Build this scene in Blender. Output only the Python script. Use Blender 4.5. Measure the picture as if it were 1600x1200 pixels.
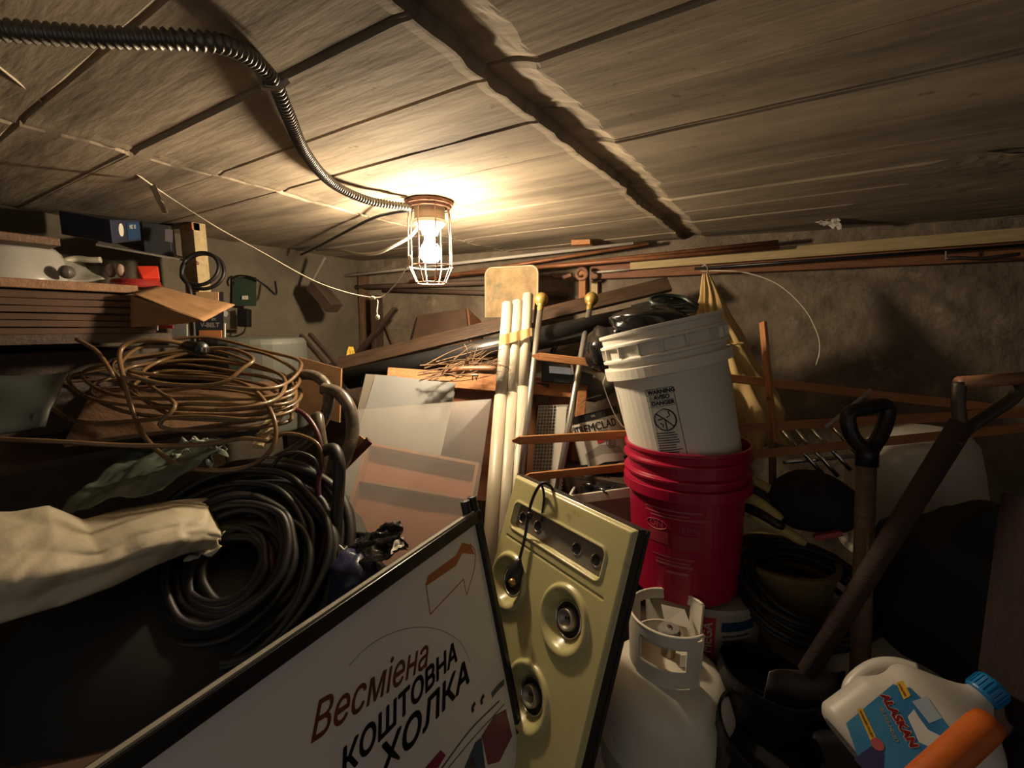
import bpy, math, random
from math import sin, cos, pi, radians
from mathutils import Vector, Matrix, noise
V = Vector
random.seed(7)
for o in list(bpy.data.objects): bpy.data.objects.remove(o)
scn = bpy.context.scene
col = scn.collection

# ------------------------------------------------------------ camera
F = 697.0; PITCH = radians(7.4); YAW = radians(31.7); CAM = V((0, 0, 1.10))
cd = bpy.data.cameras.new('camera'); cam = bpy.data.objects.new('camera', cd); col.objects.link(cam)
cam.location = CAM; cam.rotation_euler = (pi/2 - PITCH, 0, YAW)
cd.sensor_width = 36; cd.lens = 36*F/1600; cd.clip_start = .01
scn.camera = cam
# ------------------------------------------------------------ world: faint light of the rooms beyond the doorway behind the viewer
w = bpy.data.worlds.new('world'); scn.world = w; w.use_nodes = True
w.node_tree.nodes['Background'].inputs[0].default_value = (1, .93, .85, 1)
w.node_tree.nodes['Background'].inputs[1].default_value = .29
scn.view_settings.view_transform = 'Standard'; scn.view_settings.look = 'None'
scn.view_settings.gamma = 1; scn.view_settings.use_curve_mapping = False
scn.view_settings.exposure = 0.0
BULB = 880.0

# ------------------------------------------------------------ helpers
FW = V((-sin(YAW)*cos(PITCH), cos(YAW)*cos(PITCH), -sin(PITCH))); RT = V((cos(YAW), sin(YAW), 0)); UP = RT.cross(FW)
def ray(x, y): return FW + RT*((x-800)/F) + UP*((600-y)/F)
def P(x, y, d): return CAM + ray(x, y)*d
WA = V((-2.03, 1.74, 0)); WN = V((.1685, -.9857, 0)); WU = V((.9857, .1685, 0))
def onp(x, y, o, n): r = ray(x, y); return CAM + r*((o-CAM).dot(n)/r.dot(n))
def W(x, y, off=0.0): return onp(x, y, WA+WN*off, WN)       # a point off metres in front of the back wall
CEIL = 1.46
def spline(pts, n=8, closed=False):
    pts = [V(p) for p in pts]; out = []; m = len(pts)
    for i in range(m if closed else m-1):
        p0 = pts[(i-1) % m] if (closed or i) else pts[0]*2-pts[1]
        p1 = pts[i]; p2 = pts[(i+1) % m]
        p3 = pts[(i+2) % m] if (closed or i+2 < m) else p2*2-p1
        for k in range(n):
            t = k/n
            out.append(.5*((2*p1)+(p2-p0)*t+(2*p0-5*p1+4*p2-p3)*t*t+(3*p1-p0-3*p2+p3)*t**3))
    if not closed: out.append(pts[-1])
    return out
def nz(p, s=1.0, seed=0): return noise.noise(V(p)*s+V((seed*7.3, seed*3.1, seed*1.7)))
class MB:
    def __init__(s): s.v = []; s.f = []
    def tube(s, path, r, seg=8, closed=False, caps=True):
        path = [V(p) for p in path]; n = len(path); b = len(s.v)
        t0 = (path[1]-path[0]).normalized(); nrm = t0.orthogonal().normalized()
        for i, p in enumerate(path):
            if closed: t = path[(i+1) % n]-path[i-1]
            else: t = path[min(i+1, n-1)]-path[max(i-1, 0)]
            t.normalize(); nrm = (nrm-t*nrm.dot(t)).normalized(); bn = t.cross(nrm)
            rr = r[i] if isinstance(r, (list, tuple)) else r
            for k in range(seg):
                a = 2*pi*k/seg; s.v.append(p+(nrm*cos(a)+bn*sin(a))*rr)
        for i in range(n if closed else n-1):
            for k in range(seg):
                i2 = (i+1) % n; k2 = (k+1) % seg
                s.f.append((b+i*seg+k, b+i*seg+k2, b+i2*seg+k2, b+i2*seg+k))
        if caps and not closed:
            s.f.append(tuple(b+k for k in range(seg))[::-1]); s.f.append(tuple(b+(n-1)*seg+k for k in range(seg)))
        return s
    def hexa(s, c):
        b = len(s.v); s.v += [V(p) for p in c]
        for q in ((0, 3, 2, 1), (4, 5, 6, 7), (0, 1, 5, 4), (1, 2, 6, 5), (2, 3, 7, 6), (3, 0, 4, 7)): s.f.append(tuple(b+i for i in q))
        return s
    def slab(s, p, t):
        p = [V(q) for q in p]; n = (p[1]-p[0]).cross(p[3]-p[0]).normalized()*t
        return s.hexa([q for q in p]+[q+n for q in p])
    def box(s, x0, x1, y0, y1, z0, z1, M=None):
        c = [V(q) for q in ((x0, y0, z0), (x1, y0, z0), (x1, y1, z0), (x0, y1, z0), (x0, y0, z1), (x1, y0, z1), (x1, y1, z1), (x0, y1, z1))]
        return s.hexa([M @ q for q in c] if M else c)
    def lathe(s, prof, seg=32, M=None, a0=0, a1=2*pi, wob=0):
        b = len(s.v); full = abs(a1-a0-2*pi) < 1e-6; m = seg if full else seg+1
        for (r, z) in prof:
            for k in range(m):
                a = a0+(a1-a0)*k/seg; q = V((r*cos(a), r*sin(a), z))
                if wob: q *= 1+wob*nz(q, 9)
                s.v.append(M @ q if M else q)
        for i in range(len(prof)-1):
            for k in range(seg):
                k2 = (k+1) % m
                if prof[i][0] < 1e-6: s.f.append((b+i*m, b+(i+1)*m+k2, b+(i+1)*m+k)[::-1]) if False else s.f.append((b+i*m+k, b+(i+1)*m+k2, b+(i+1)*m+k))
                elif prof[i+1][0] < 1e-6: s.f.append((b+i*m+k, b+i*m+k2, b+(i+1)*m+k))
                else: s.f.append((b+i*m+k, b+i*m+k2, b+(i+1)*m+k2, b+(i+1)*m+k))
        return s
    def grid(s, fn, nu, nv, keep=None):
        b = len(s.v)
        for j in range(nv+1):
            for i in range(nu+1): s.v.append(V(fn(i/nu, j/nv)))
        for j in range(nv):
            for i in range(nu):
                if keep and not keep((i+.5)/nu, (j+.5)/nv): continue
                a = b+j*(nu+1)+i; s.f.append((a, a+1, a+nu+2, a+nu+1))
        return s
    def prism(s, poly, t, M=None):
        b = len(s.v); n = len(poly)
        for z in (0, t):
            for (x, y) in poly: q = V((x, y, z)); s.v.append(M @ q if M else q)
        s.f.append(tuple(b+i for i in range(n))[::-1]); s.f.append(tuple(b+n+i for i in range(n)))
        for i in range(n): j = (i+1) % n; s.f.append((b+i, b+j, b+n+j, b+n+i))
        return s
    def blob(s, c, rad, amp=.15, freq=6, nu=28, nv=18, seed=0, M=None):
        c = V(c)
        def fn(u, v):
            a = 2*pi*u; th = pi*v; d = V((sin(th)*cos(a), sin(th)*sin(a), cos(th)))
            k = 1+amp*nz(d, freq/3, seed)+amp*.5*(abs(nz(d, freq, seed+3))-.3)
            q = V((d.x*rad[0], d.y*rad[1], d.z*rad[2]))*k
            return c+(M.to_3x3() @ q if M else q)
        return s.grid(fn, nu, nv)
    def xf(s, M): s.v = [M @ q for q in s.v]; return s
def mesh(name, mb, mat, smooth=False):
    me = bpy.data.meshes.new(name); me.from_pydata([tuple(q) for q in mb.v], [], mb.f); me.validate(); me.update()
    if mat: me.materials.append(mat)
    if smooth:
        for p in me.polygons: p.use_smooth = True
    return me
FR = {}
def mods(o, bevel, solid, angle, smooth):
    if solid:
        m = o.modifiers.new('solid', 'SOLIDIFY'); m.thickness = solid; m.offset = 0
    if bevel:
        m = o.modifiers.new('bevel', 'BEVEL'); m.width = bevel; m.segments = 2; m.limit_method = 'ANGLE'
def tag(o, label, cat, group=None):
    o['label'] = label; o['category'] = cat
    if group: o['group'] = group
def thing(name, label, cat, M, group=None):
    if isinstance(M, Vector): M = Matrix.Translation(M)
    o = bpy.data.objects.new(name, None); col.objects.link(o); o.matrix_basis = M; o.empty_display_size = .05
    FR[o] = M; tag(o, label, cat, group); return o
def part(name, mb, mat, parent, smooth=False, bevel=0, solid=0, local=False, label=None, kind=None):
    M = FR[parent]
    if not local: mb.xf(M.inverted())
    o = bpy.data.objects.new(name, mesh(name, mb, mat, smooth)); col.objects.link(o); o.parent = parent; FR[o] = M
    mods(o, bevel, solid, 30, smooth)
    if label: o['label'] = label
    if kind: o['kind'] = kind
    return o
def single(name, label, cat, mb, mat, group=None, smooth=False, bevel=0, solid=0, M=None, kind=None):
    if M is None:
        n = len(mb.v); M = Matrix.Translation((sum(q.x for q in mb.v)/n, sum(q.y for q in mb.v)/n, min(q.z for q in mb.v)))
    mb.xf(M.inverted())
    o = bpy.data.objects.new(name, mesh(name, mb, mat, smooth)); col.objects.link(o); o.matrix_basis = M
    mods(o, bevel, solid, 30, smooth)
    if kind: o['kind'] = kind
    if label: tag(o, label, cat, group)
    return o
def struct(name, mb, mat, smooth=False, parent=None):
    o = bpy.data.objects.new(name, mesh(name, mb, mat, smooth)); col.objects.link(o)
    if parent: o.parent = parent
    else: o['kind'] = 'structure'
    return o
def axes(o, x, y, z):
    M = Matrix((x, y, z)).transposed().to_4x4(); M.translation = o; return M
def frame(o, z, away=None):                                 # local -Y looks at the viewer, X to the right
    z = V(z).normalized(); y = (V(o)-CAM) if away is None else V(away); y = (y-z*y.dot(z)).normalized()
    return axes(V(o), y.cross(z), y, z)
def along(a, b, up=V((0, 0, 1))):                           # local X runs from a to b
    x = (b-a).normalized(); z = (up-x*up.dot(x)).normalized(); return axes(a, x, z.cross(x), z)
def plank(name, label, cat, a, b, wd, th, mat, up=V((0, 0, 1)), parent=None, bevel=.002, group=None):
    M = along(a, b, up); L = (b-a).length; mb = MB().box(0, L, -wd/2, wd/2, -th/2, th/2)
    if parent:
        o = bpy.data.objects.new(name, mesh(name, mb, mat)); col.objects.link(o); o.parent = parent; o.matrix_basis = FR[parent].inverted() @ M
        FR[o] = M; mods(o, bevel, 0, 30, 0); return o
    mb.xf(M); return single(name, label, cat, mb, mat, bevel=bevel, M=M, group=group)
def text(body, size, mat, name, parent, M, shear=0, bold=0, wrap=None, sx=1, align='CENTER'):
    c = bpy.data.curves.new('t', 'FONT'); c.body = body; c.size = size; c.shear = shear; c.align_x = align; c.align_y = 'CENTER'; c.resolution_u = 3
    o = bpy.data.objects.new('t', c); col.objects.link(o); dg = bpy.context.evaluated_depsgraph_get()
    me = bpy.data.meshes.new_from_object(o.evaluated_get(dg)); bpy.data.objects.remove(o)
    mb = MB(); mb.v = [V((q.co.x*sx, q.co.y, 0)) for q in me.vertices]; mb.f = [tuple(p.vertices) for p in me.polygons]
    if 'н' in body:                                           # this glyph's three strokes overlap and fill wrongly: rebuild them as bars
        par = list(range(len(mb.v)))
        def root(i):
            while par[i] != i: i = par[i]
            return i
        for f in mb.f:
            for q in f[1:]: par[root(q)] = root(f[0])
        isl = {}
        for f in mb.f: isl.setdefault(root(f[0]), []).append(f)
        mb.f = []
        for fs in isl.values():
            vs = sorted({q for f in fs for q in f})
            if len(vs) == 12 and len(fs) == 13: fs = [tuple(vs[k:k+4]) for k in (0, 4, 8)]
            mb.f += fs
    if bold:                                                  # heavier strokes: the outline repeated with small shifts
        v0, f0 = mb.v, mb.f; mb.v = []; mb.f = []
        for k in range(8):
            a = 2*pi*k/8; b0_ = len(mb.v); mb.v += [q+V((cos(a)*bold, sin(a)*bold, 0)) for q in v0]; mb.f += [tuple(b0_+i for i in f) for f in f0]
    if wrap: mb.v = [wrap(q) for q in mb.v]
    else: mb.xf(M)
    return part(name, mb, mat, parent, local=bool(wrap) or M is None)
def sheet(c, nu, nv, amp, freq, seed=0, edge=0.0, fold=0):
    c = [V(q) for q in c]; n = (c[1]-c[0]).cross(c[3]-c[0]).normalized()
    def fn(u, v):
        u2 = u+edge*nz((v*5, seed, 0), 1, 1)*(abs(u-.5)*2); v2 = v+edge*nz((u*5, seed, 3), 1, 2)*(abs(v-.5)*2)
        p = (c[0]*(1-u2)+c[1]*u2)*(1-v2)+(c[3]*(1-u2)+c[2]*u2)*v2
        h = nz((u*freq, v*freq, 0), 1, seed)+.6*abs(nz((u*freq*2.3, v*freq*2.3, 5), 1, seed))+.35*abs(nz((u*freq*5, v*freq*5, 9), 1, seed))
        if fold: h += .8*sin(u*fold+2*nz((u*3, v*3, 0), 1, seed))
        return p+n*amp*h
    return MB().grid(fn, nu, nv)
def coil(c, ax, bx, n, jit, seed, per=28, drift=V((0, 0, 0)), ph=0):
    rnd = random.Random(seed); pts = []
    for k in range(n):
        s = 1+rnd.uniform(-jit, jit); sh = V((rnd.uniform(-1, 1), rnd.uniform(-1, 1), rnd.uniform(-1, 1)))*jit*.16
        for i in range(10):
            a = 2*pi*i/10+ph; pts.append(V(c)+ax*cos(a)*s+bx*sin(a)*s+sh+drift*(k+i/10))
    return spline(pts, max(2, per//10))

# ------------------------------------------------------------ materials
MT = {}
def mat(name, c, rough=.6, metal=0, c2=None, scale=8, st=(1, 1, 1), bump=0, bs=None, lo=.35, hi=.65, c3=None, s3=3, amt3=.55, coat=0, alpha=1, trans=0, sss=0):
    if name in MT: return MT[name]
    m = bpy.data.materials.new(name); m.use_nodes = True; nt = m.node_tree; N = nt.nodes; L = nt.links
    b = N['Principled BSDF']; b.inputs['Roughness'].default_value = rough; b.inputs['Metallic'].default_value = metal
    if coat: b.inputs['Coat Weight'].default_value = coat
    if trans: b.inputs['Transmission Weight'].default_value = trans
    b.inputs['Alpha'].default_value = alpha
    tc = N.new('ShaderNodeTexCoord'); mp = N.new('ShaderNodeMapping'); mp.inputs['Scale'].default_value = st
    L.new(tc.outputs['Object'], mp.inputs[0])
    if c2 is None: c2 = tuple(x*.78 for x in c)
    n1 = N.new('ShaderNodeTexNoise'); n1.inputs['Scale'].default_value = scale; n1.inputs['Detail'].default_value = 8; n1.inputs['Roughness'].default_value = .65
    L.new(mp.outputs[0], n1.inputs['Vector'])
    cr = N.new('ShaderNodeValToRGB'); cr.color_ramp.elements[0].position = lo; cr.color_ramp.elements[1].position = hi
    cr.color_ramp.elements[0].color = (*c2, 1); cr.color_ramp.elements[1].color = (*c, 1); L.new(n1.outputs[0], cr.inputs[0])
    out = cr.outputs[0]
    if c3:
        n3 = N.new('ShaderNodeTexNoise'); n3.inputs['Scale'].default_value = s3; n3.inputs['Detail'].default_value = 10; n3.inputs['Roughness'].default_value = .7
        L.new(tc.outputs['Object'], n3.inputs['Vector'])
        r3 = N.new('ShaderNodeValToRGB'); r3.color_ramp.elements[0].position = amt3; r3.color_ramp.elements[1].position = amt3+.12
        L.new(n3.outputs[0], r3.inputs[0]); mx = N.new('ShaderNodeMix'); mx.data_type = 'RGBA'
        L.new(r3.outputs[0], mx.inputs[0]); L.new(out, mx.inputs[6]); mx.inputs[7].default_value = (*c3, 1); out = mx.outputs[2]
    L.new(out, b.inputs['Base Color'])
    if bump:
        n2 = N.new('ShaderNodeTexNoise'); n2.inputs['Scale'].default_value = bs or scale*4; n2.inputs['Detail'].default_value = 8
        L.new(mp.outputs[0], n2.inputs['Vector']); bp = N.new('ShaderNodeBump'); bp.inputs['Strength'].default_value = bump; bp.inputs['Distance'].default_value = .01
        L.new(n2.outputs[0], bp.inputs['Height']); L.new(bp.outputs[0], b.inputs['Normal'])
    MT[name] = m; return m
def wood(name, c, c2=None, rough=.65): return mat(name, c, rough, c2=c2 or tuple(x*.55 for x in c), scale=9, st=(1, 9, 9), bump=.25, bs=22, lo=.3, hi=.7)
CONC = mat('concrete_ceiling', (.37, .295, .21), .9, c2=(.15, .118, .083), scale=2.6, st=(.45, 2.6, 1), bump=.16, bs=26, lo=.36, hi=.60, c3=(.085, .07, .052), s3=30, amt3=.615)
WALLM = mat('wall_plaster', (.23, .18, .13), .92, c2=(.12, .09, .063), scale=5, bump=1, bs=26, c3=(.29, .235, .165), s3=9, amt3=.56)
WALLL = mat('wall_block', (.145, .118, .085), .92, c2=(.09, .072, .052), scale=4, bump=.7, bs=30)
FLOOR = mat('floor_concrete', (.055, .048, .04), .9, scale=4, bump=.5)
WHITE = mat('white_plastic', (.76, .72, .63), .42, c2=(.70, .66, .57), scale=4, c3=(.30, .26, .20), s3=20, amt3=.70)
RED = mat('red_plastic', (.37, .006, .038), .36, c2=(.32, .005, .032), scale=5)
BLACK = mat('black_plastic', (.009, .009, .010), .38, scale=6)
BAG = mat('black_bag', (.010, .010, .011), .16, scale=6, bump=.35, bs=14)
RUBBER = mat('black_rubber', (.011, .009, .0085), .5, scale=9)
STEEL = mat('galvanised_steel', (.55, .53, .48), .38, .85, c2=(.38, .36, .32), scale=12)
CHROME = mat('chrome', (.75, .73, .70), .18, 1, scale=9)
DSTEEL = mat('dark_steel', (.10, .08, .065), .5, .7, scale=14)
RUST = mat('rusty_iron', (.30, .15, .10), .75, .3, c2=(.14, .07, .05), scale=18, bump=.4)
GOLD = mat('gold_paint', (.46, .31, .09), .42, .55, c2=(.34, .22, .06), scale=12)
PVC = mat('cream_pvc', (.52, .47, .365), .4, c2=(.47, .42, .32), scale=5)
TAPE = mat('masking_tape', (.68, .45, .17), .6, scale=14)
ORANGEW = wood('orange_pine', (.46, .20, .07), (.30, .115, .035))
REDW = wood('red_brown_wood', (.27, .115, .055), (.14, .055, .028))
PALEW = wood('pale_pine', (.52, .40, .21), (.36, .26, .125))
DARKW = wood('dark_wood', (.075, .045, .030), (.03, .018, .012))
BROWNW = wood('brown_wood', (.19, .105, .055), (.085, .045, .024))
GREYW = wood('grey_board', (.23, .20, .16), (.14, .12, .095))
CARD = mat('cardboard', (.36, .20, .09), .85, c2=(.27, .145, .062), scale=6, st=(1, 6, 6))
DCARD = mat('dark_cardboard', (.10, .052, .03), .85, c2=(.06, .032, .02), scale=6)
CORDM = mat('brown_cord', (.19, .115, .055), .26, c2=(.12, .068, .032), scale=8)
HOSE = mat('grey_hose', (.13, .105, .075), .3, c2=(.045, .035, .027), scale=24, c3=(.26, .22, .16), s3=45, amt3=.56)
PURPLE = mat('maroon_hose', (.075, .014, .025), .4, scale=6)
CLOTH = mat('off_white_sheet', (.52, .46, .34), .6, c2=(.42, .37, .265), scale=5, bump=.3, bs=30)
GBAG = mat('green_bag', (.11, .13, .095), .45, c2=(.09, .11, .085), scale=5, bump=.3)
CANVAS = mat('yellow_canvas', (.58, .41, .17), .75, c2=(.42, .28, .11), scale=7, st=(1, 1, .3), bump=.2)
YENAMEL = mat('yellow_enamel', (.50, .45, .215), .30, c2=(.45, .40, .185), scale=3, c3=(.24, .15, .06), s3=8, amt3=.635, coat=.3)
TANKM = mat('tank_paint', (.72, .67, .55), .36, c2=(.64, .59, .48), scale=4, c3=(.18, .13, .08), s3=22, amt3=.635)
PAPER = mat('white_paper', (.68, .64, .56), .7, scale=5)
INK = mat('black_print', (.012, .012, .014), .6)
REDINK = mat('red_print', (.50, .03, .03), .6)
BLUEINK = mat('blue_print', (.014, .05, .13), .5, c2=(.010, .03, .08), scale=8)
SIGN = mat('sign_face', (.80, .76, .73), .32, c2=(.78, .74, .71), scale=2)
ORINK = mat('orange_print', (.52, .17, .05), .6)
YINK = mat('yellow_print', (.75, .42, .03), .6)
STRINGM = mat('string', (.60, .52, .38), .9)

# ============================================================ THE SETTING
def wander(y, s): return .018*nz((y*2.3, s, 0))+.012*nz((y*9, s, 4))+.009*nz((y*27, s, 8))
JY = [-.86+.16*k for k in range(21)]
ys = set(); y = -1.0
while y < 2.45: ys.add(round(y, 4)); y += .02
for j in JY:
    for q in (-.006, -.003, 0, .003, .006): ys.add(round(j+q, 4))
ys = sorted(ys)
xs = set(); x = -2.2
while x < 1.62: xs.add(round(x, 4)); x += .02
for q in (-.405, -.400, -.396, -.385, -.37, -.35, -.33, -.318, -.312, -1.213, -1.208, -1.202, -1.196, -1.190): xs.add(q)
xs = sorted(xs)
boardz = [random.uniform(-.0025, .0025) for _ in range(60)]
mb = MB()
for yy in ys:
    for xx in xs:
        f1 = math.exp(-((xx+.36)/.12)**2); f2 = math.exp(-((xx+1.2)/.08)**2)
        X = xx+wander(yy, 1)*f1+wander(yy, 2)*f2
        k = int(math.floor((yy+.86)/.16)); side = 0 if xx < -1.2 else (20 if xx < -.36 else 40)
        z = boardz[(k+side) % 60]+.0011*nz((xx*2.2, yy*22, 3))+.0006*nz((xx*14, yy*30, 8))+.003*nz((xx*1.6, yy*2, 1))
        dj = min(abs(yy-j) for j in JY)
        jk = round((yy+.86)/.16)
        if dj < .0032: z += (.004+.005*nz((xx*4, jk*3.3, 2)))*(.85 if random.Random(jk*3+side).random() < .5 else .12)
        if -.398 < xx < -.315:
            t = (xx+.398)/.083; z += .017*(1-t*t)+.0025*nz((xx*40, yy*40, 0))
        if -.41 < xx <= -.398: z -= .002
        if -1.212 < xx < -1.191: z += .014+.008*nz((yy*5, 3, 0))
        elif -1.19 <= xx < -1.17: z -= .003+.003*nz((yy*20, 0, 0))
        mb.v.append(V((X, yy, CEIL+z)))
nx = len(xs)
for j in range(len(ys)-1):
    for i in range(nx-1): a = j*nx+i; mb.f.append((a, a+nx, a+nx+1, a+1))
struct('ceiling', mb, CONC)
struct('floor', MB().box(-2.3, 1.7, -1.6, 2.6, -.1, 0), FLOOR)
def wallfn(u, v):
    p = WA+WU*(-.2+3.9*u)+V((0, 0, -.02+1.55*v))
    return p+WN*(.010*nz(p, 3)+.007*nz(p, 11)+.004*nz(p, 34))
struct('wall_back', MB().grid(wallfn, 200, 90), WALLM, True)
def leftfn(u, v):
    p = V((-2.05, -1.4+3.3*u, -.02+1.55*v)); return p+V((.006*nz(p, 4)+.003*nz(p, 14), 0, 0))
struct('wall_left', MB().grid(leftfn, 110, 50), WALLL, True)
struct('wall_right', MB().box(1.45, 1.55, .3, 2.5, 0, 1.5), WALLM)
mb = MB(); mb.box(-2.2, -1.0, -1.15, -1.0, 0, 1.5); mb.box(1.0, 1.6, -1.15, -1.0, 0, 1.5)
struct('wall_front', mb, WALLL)                              # a wide doorway behind the viewer
# little raised plaster patch lines and the flake on the ceiling
mb = sheet([V((.05, 1.92, CEIL-.002)), V((.12, 1.90, CEIL-.004)), V((.125, 1.97, CEIL-.028)), V((.07, 1.98, CEIL-.004))], 8, 8, .008, 4, 3, .2)
single('paint_flake', 'pale peeling paint flake hanging from the ceiling at right', 'paint flake', mb, PAPER, solid=.0012)
pp = [V((.22, 1.34, CEIL-.003)), V((.75, 1.40, CEIL-.003)), V((.8, 1.8, CEIL-.003)), V((.2, 1.75, CEIL-.003))]
struct('trim_1', sheet(pp, 40, 30, .002, 6, 5, .25), CONC)

# ============================================================ CAGED LAMP
LP = V((-.92, 1.03, CEIL))
t = thing('caged_ceiling_lamp', 'lit bare bulb in a rusty wire cage fixed to the ceiling', 'lamp', LP)
part('ceiling_plate', MB().lathe([(0, 0), (.066, 0), (.070, -.004), (.068, -.012), (.05, -.015), (0, -.015)], 32), RUST, t, local=True)
part('junction_box', MB().lathe([(.045, -.012), (.045, -.05), (.043, -.053), (0, -.053)], 24), mat('box_brown', (.42, .33, .24), .6), t, local=True)
part('porcelain_socket', MB().lathe([(0, -.05), (.046, -.053), (.047, -.062), (.036, -.072), (.026, -.082), (.022, -.095), (0, -.096)], 24), mat('porcelain', (.8, .77, .7), .3), t, local=True, smooth=True)
em = bpy.data.materials.new('bulb_glow'); em.use_nodes = True; b = em.node_tree.nodes['Principled BSDF']
b.inputs['Base Color'].default_value = (1, .9, .7, 1); b.inputs['Emission Color'].default_value = (1, .80, .54, 1); b.inputs['Emission Strength'].default_value = BULB
part('bulb', MB().lathe([(.013, -.09), (.014, -.105), (.020, -.118), (.028, -.132), (.031, -.146), (.029, -.160), (.021, -.170), (.010, -.176), (0, -.177)], 20), em, t, local=True, smooth=True)
CAGE = mat('cage_wire', (.40, .24, .17), .5, .5, c2=(.26, .14, .10), scale=20)
for k in range(8):
    a = 2*pi*k/8+.2; d = V((cos(a), sin(a), 0))
    part('cage_wire', MB().tube([d*.058+V((0, 0, -.008)), d*.064+V((0, 0, -.06)), d*.066+V((0, 0, -.185)), d*.045+V((0, 0, -.232)), d*.040+V((0, 0, -.234))], .0019, 6), CAGE, t, local=True, smooth=True)
for r, z in ((.067, -.185), (.044, -.233), (.060, -.02)):
    part('cage_ring', MB().tube([V((r*cos(a*pi/16), r*sin(a*pi/16), z)) for a in range(32)], .0021, 6, closed=True), CAGE, t, local=True, smooth=True)
# ------------------------------------------------------------ conduit
pts = spline([P(-90, 44, .45), P(0, 47, .47), P(150, 58, .49), P(300, 63, .51), P(370, 78, .55), P(424, 122, .63), P(448, 175, .71), P(478, 240, .88), P(520, 287, 1.06), P(575, 313, 1.18), P(640, 324, 1.26)], 64)
acc = 0; path = []; rad = []; L0 = 0
for i, p in enumerate(pts):                                   # resample evenly so the spiral ribs stay regular
    if i: acc += (p-pts[i-1]).length
    path.append((acc, p))
n = int(acc/.0017); res = []; j = 0
for k in range(n):
    s = acc*k/(n-1)
    while j < len(path)-2 and path[j+1][0] < s: j += 1
    a, b_ = path[j], path[j+1]; f = (s-a[0])/max(1e-9, b_[0]-a[0]); res.append(a[1].lerp(b_[1], f)); rad.append(.0098+.0019*sin(2*pi*s/.0085))
t = thing('flexible_conduit', 'ribbed grey metal conduit curving over the ceiling to the lamp', 'conduit', pts[0])
part('spiral_tube', MB().tube(res, rad, 10), mat('conduit_steel', (.20, .185, .165), .42, .75, c2=(.13, .12, .105), scale=14), t, smooth=True)
c = P(425, 122, .63); part('clamp', MB().tube([c+V((.02, .012, -.003)), c+V((.008, .004, -.014)), c+V((-.012, -.006, -.012)), c+V((-.018, -.01, .01))], .004, 6), STEEL, t)
def cord(name, label, cat, pts, r, m, seg=8, n=10, **k): return single(name, label, cat, MB().tube(spline(pts, n), r, seg), m, smooth=True, **k)
cord('black_cable', 'thin black cable running from the lamp to the far corner', 'cable', [P(642, 329, 1.27), P(612, 333, 1.3), P(580, 342, 1.42), P(535, 365, 1.62), P(492, 388, 1.9), P(470, 398, 2.0)], .0048, BLACK)
cord('white_cable', 'sagging white cable looping under the ceiling behind the lamp cage', 'cable', [P(655, 352, 1.36), P(640, 370, 1.4), P(612, 386, 1.46), P(588, 396, 1.55), P(560, 397, 1.65), P(530, 391, 1.8), P(495, 390, 1.98)], .0055, mat('white_cable', (.5, .45, .36), .5))
t = thing('pull_string', 'long pale string strung across the ceiling and tied to the lamp cage', 'string', P(585, 464, 1.32))
part('cord', MB().tube(spline([P(-60, 62, .58), P(0, 106, .62), P(115, 198, .84), P(240, 291, 1.12), P(330, 350, 1.2), P(400, 389, 1.25), P(500, 443, 1.29), P(583, 465, 1.31), P(612, 451, 1.29), P(640, 411, 1.26)], 12), .0018, 6), STRINGM, t, smooth=True)
part('hanging_tail', MB().tube(spline([P(583, 465, 1.31), P(590, 470, 1.31), P(589, 485, 1.31), P(590, 497, 1.31)], 6), .0016, 6), STRINGM, t)
part('knot', MB().blob(P(590, 496, 1.31), (.006, .006, .008), .3, 6, 10, 8), STRINGM, t, smooth=True)
part('knot', MB().blob(P(582, 466, 1.31), (.010, .006, .006), .3, 6, 10, 8), STRINGM, t, smooth=True)
part('knot', MB().blob(P(641, 408, 1.26), (.007, .006, .016), .4, 8, 10, 8), STRINGM, t, smooth=True)
part('rag_scrap', sheet([P(230, 288, 1.1), P(243, 288, 1.1), P(262, 332, 1.08), P(255, 334, 1.08)], 4, 10, .006, 3, 2), mat('rag', (.35, .29, .2), .9), t, solid=.001)

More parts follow.
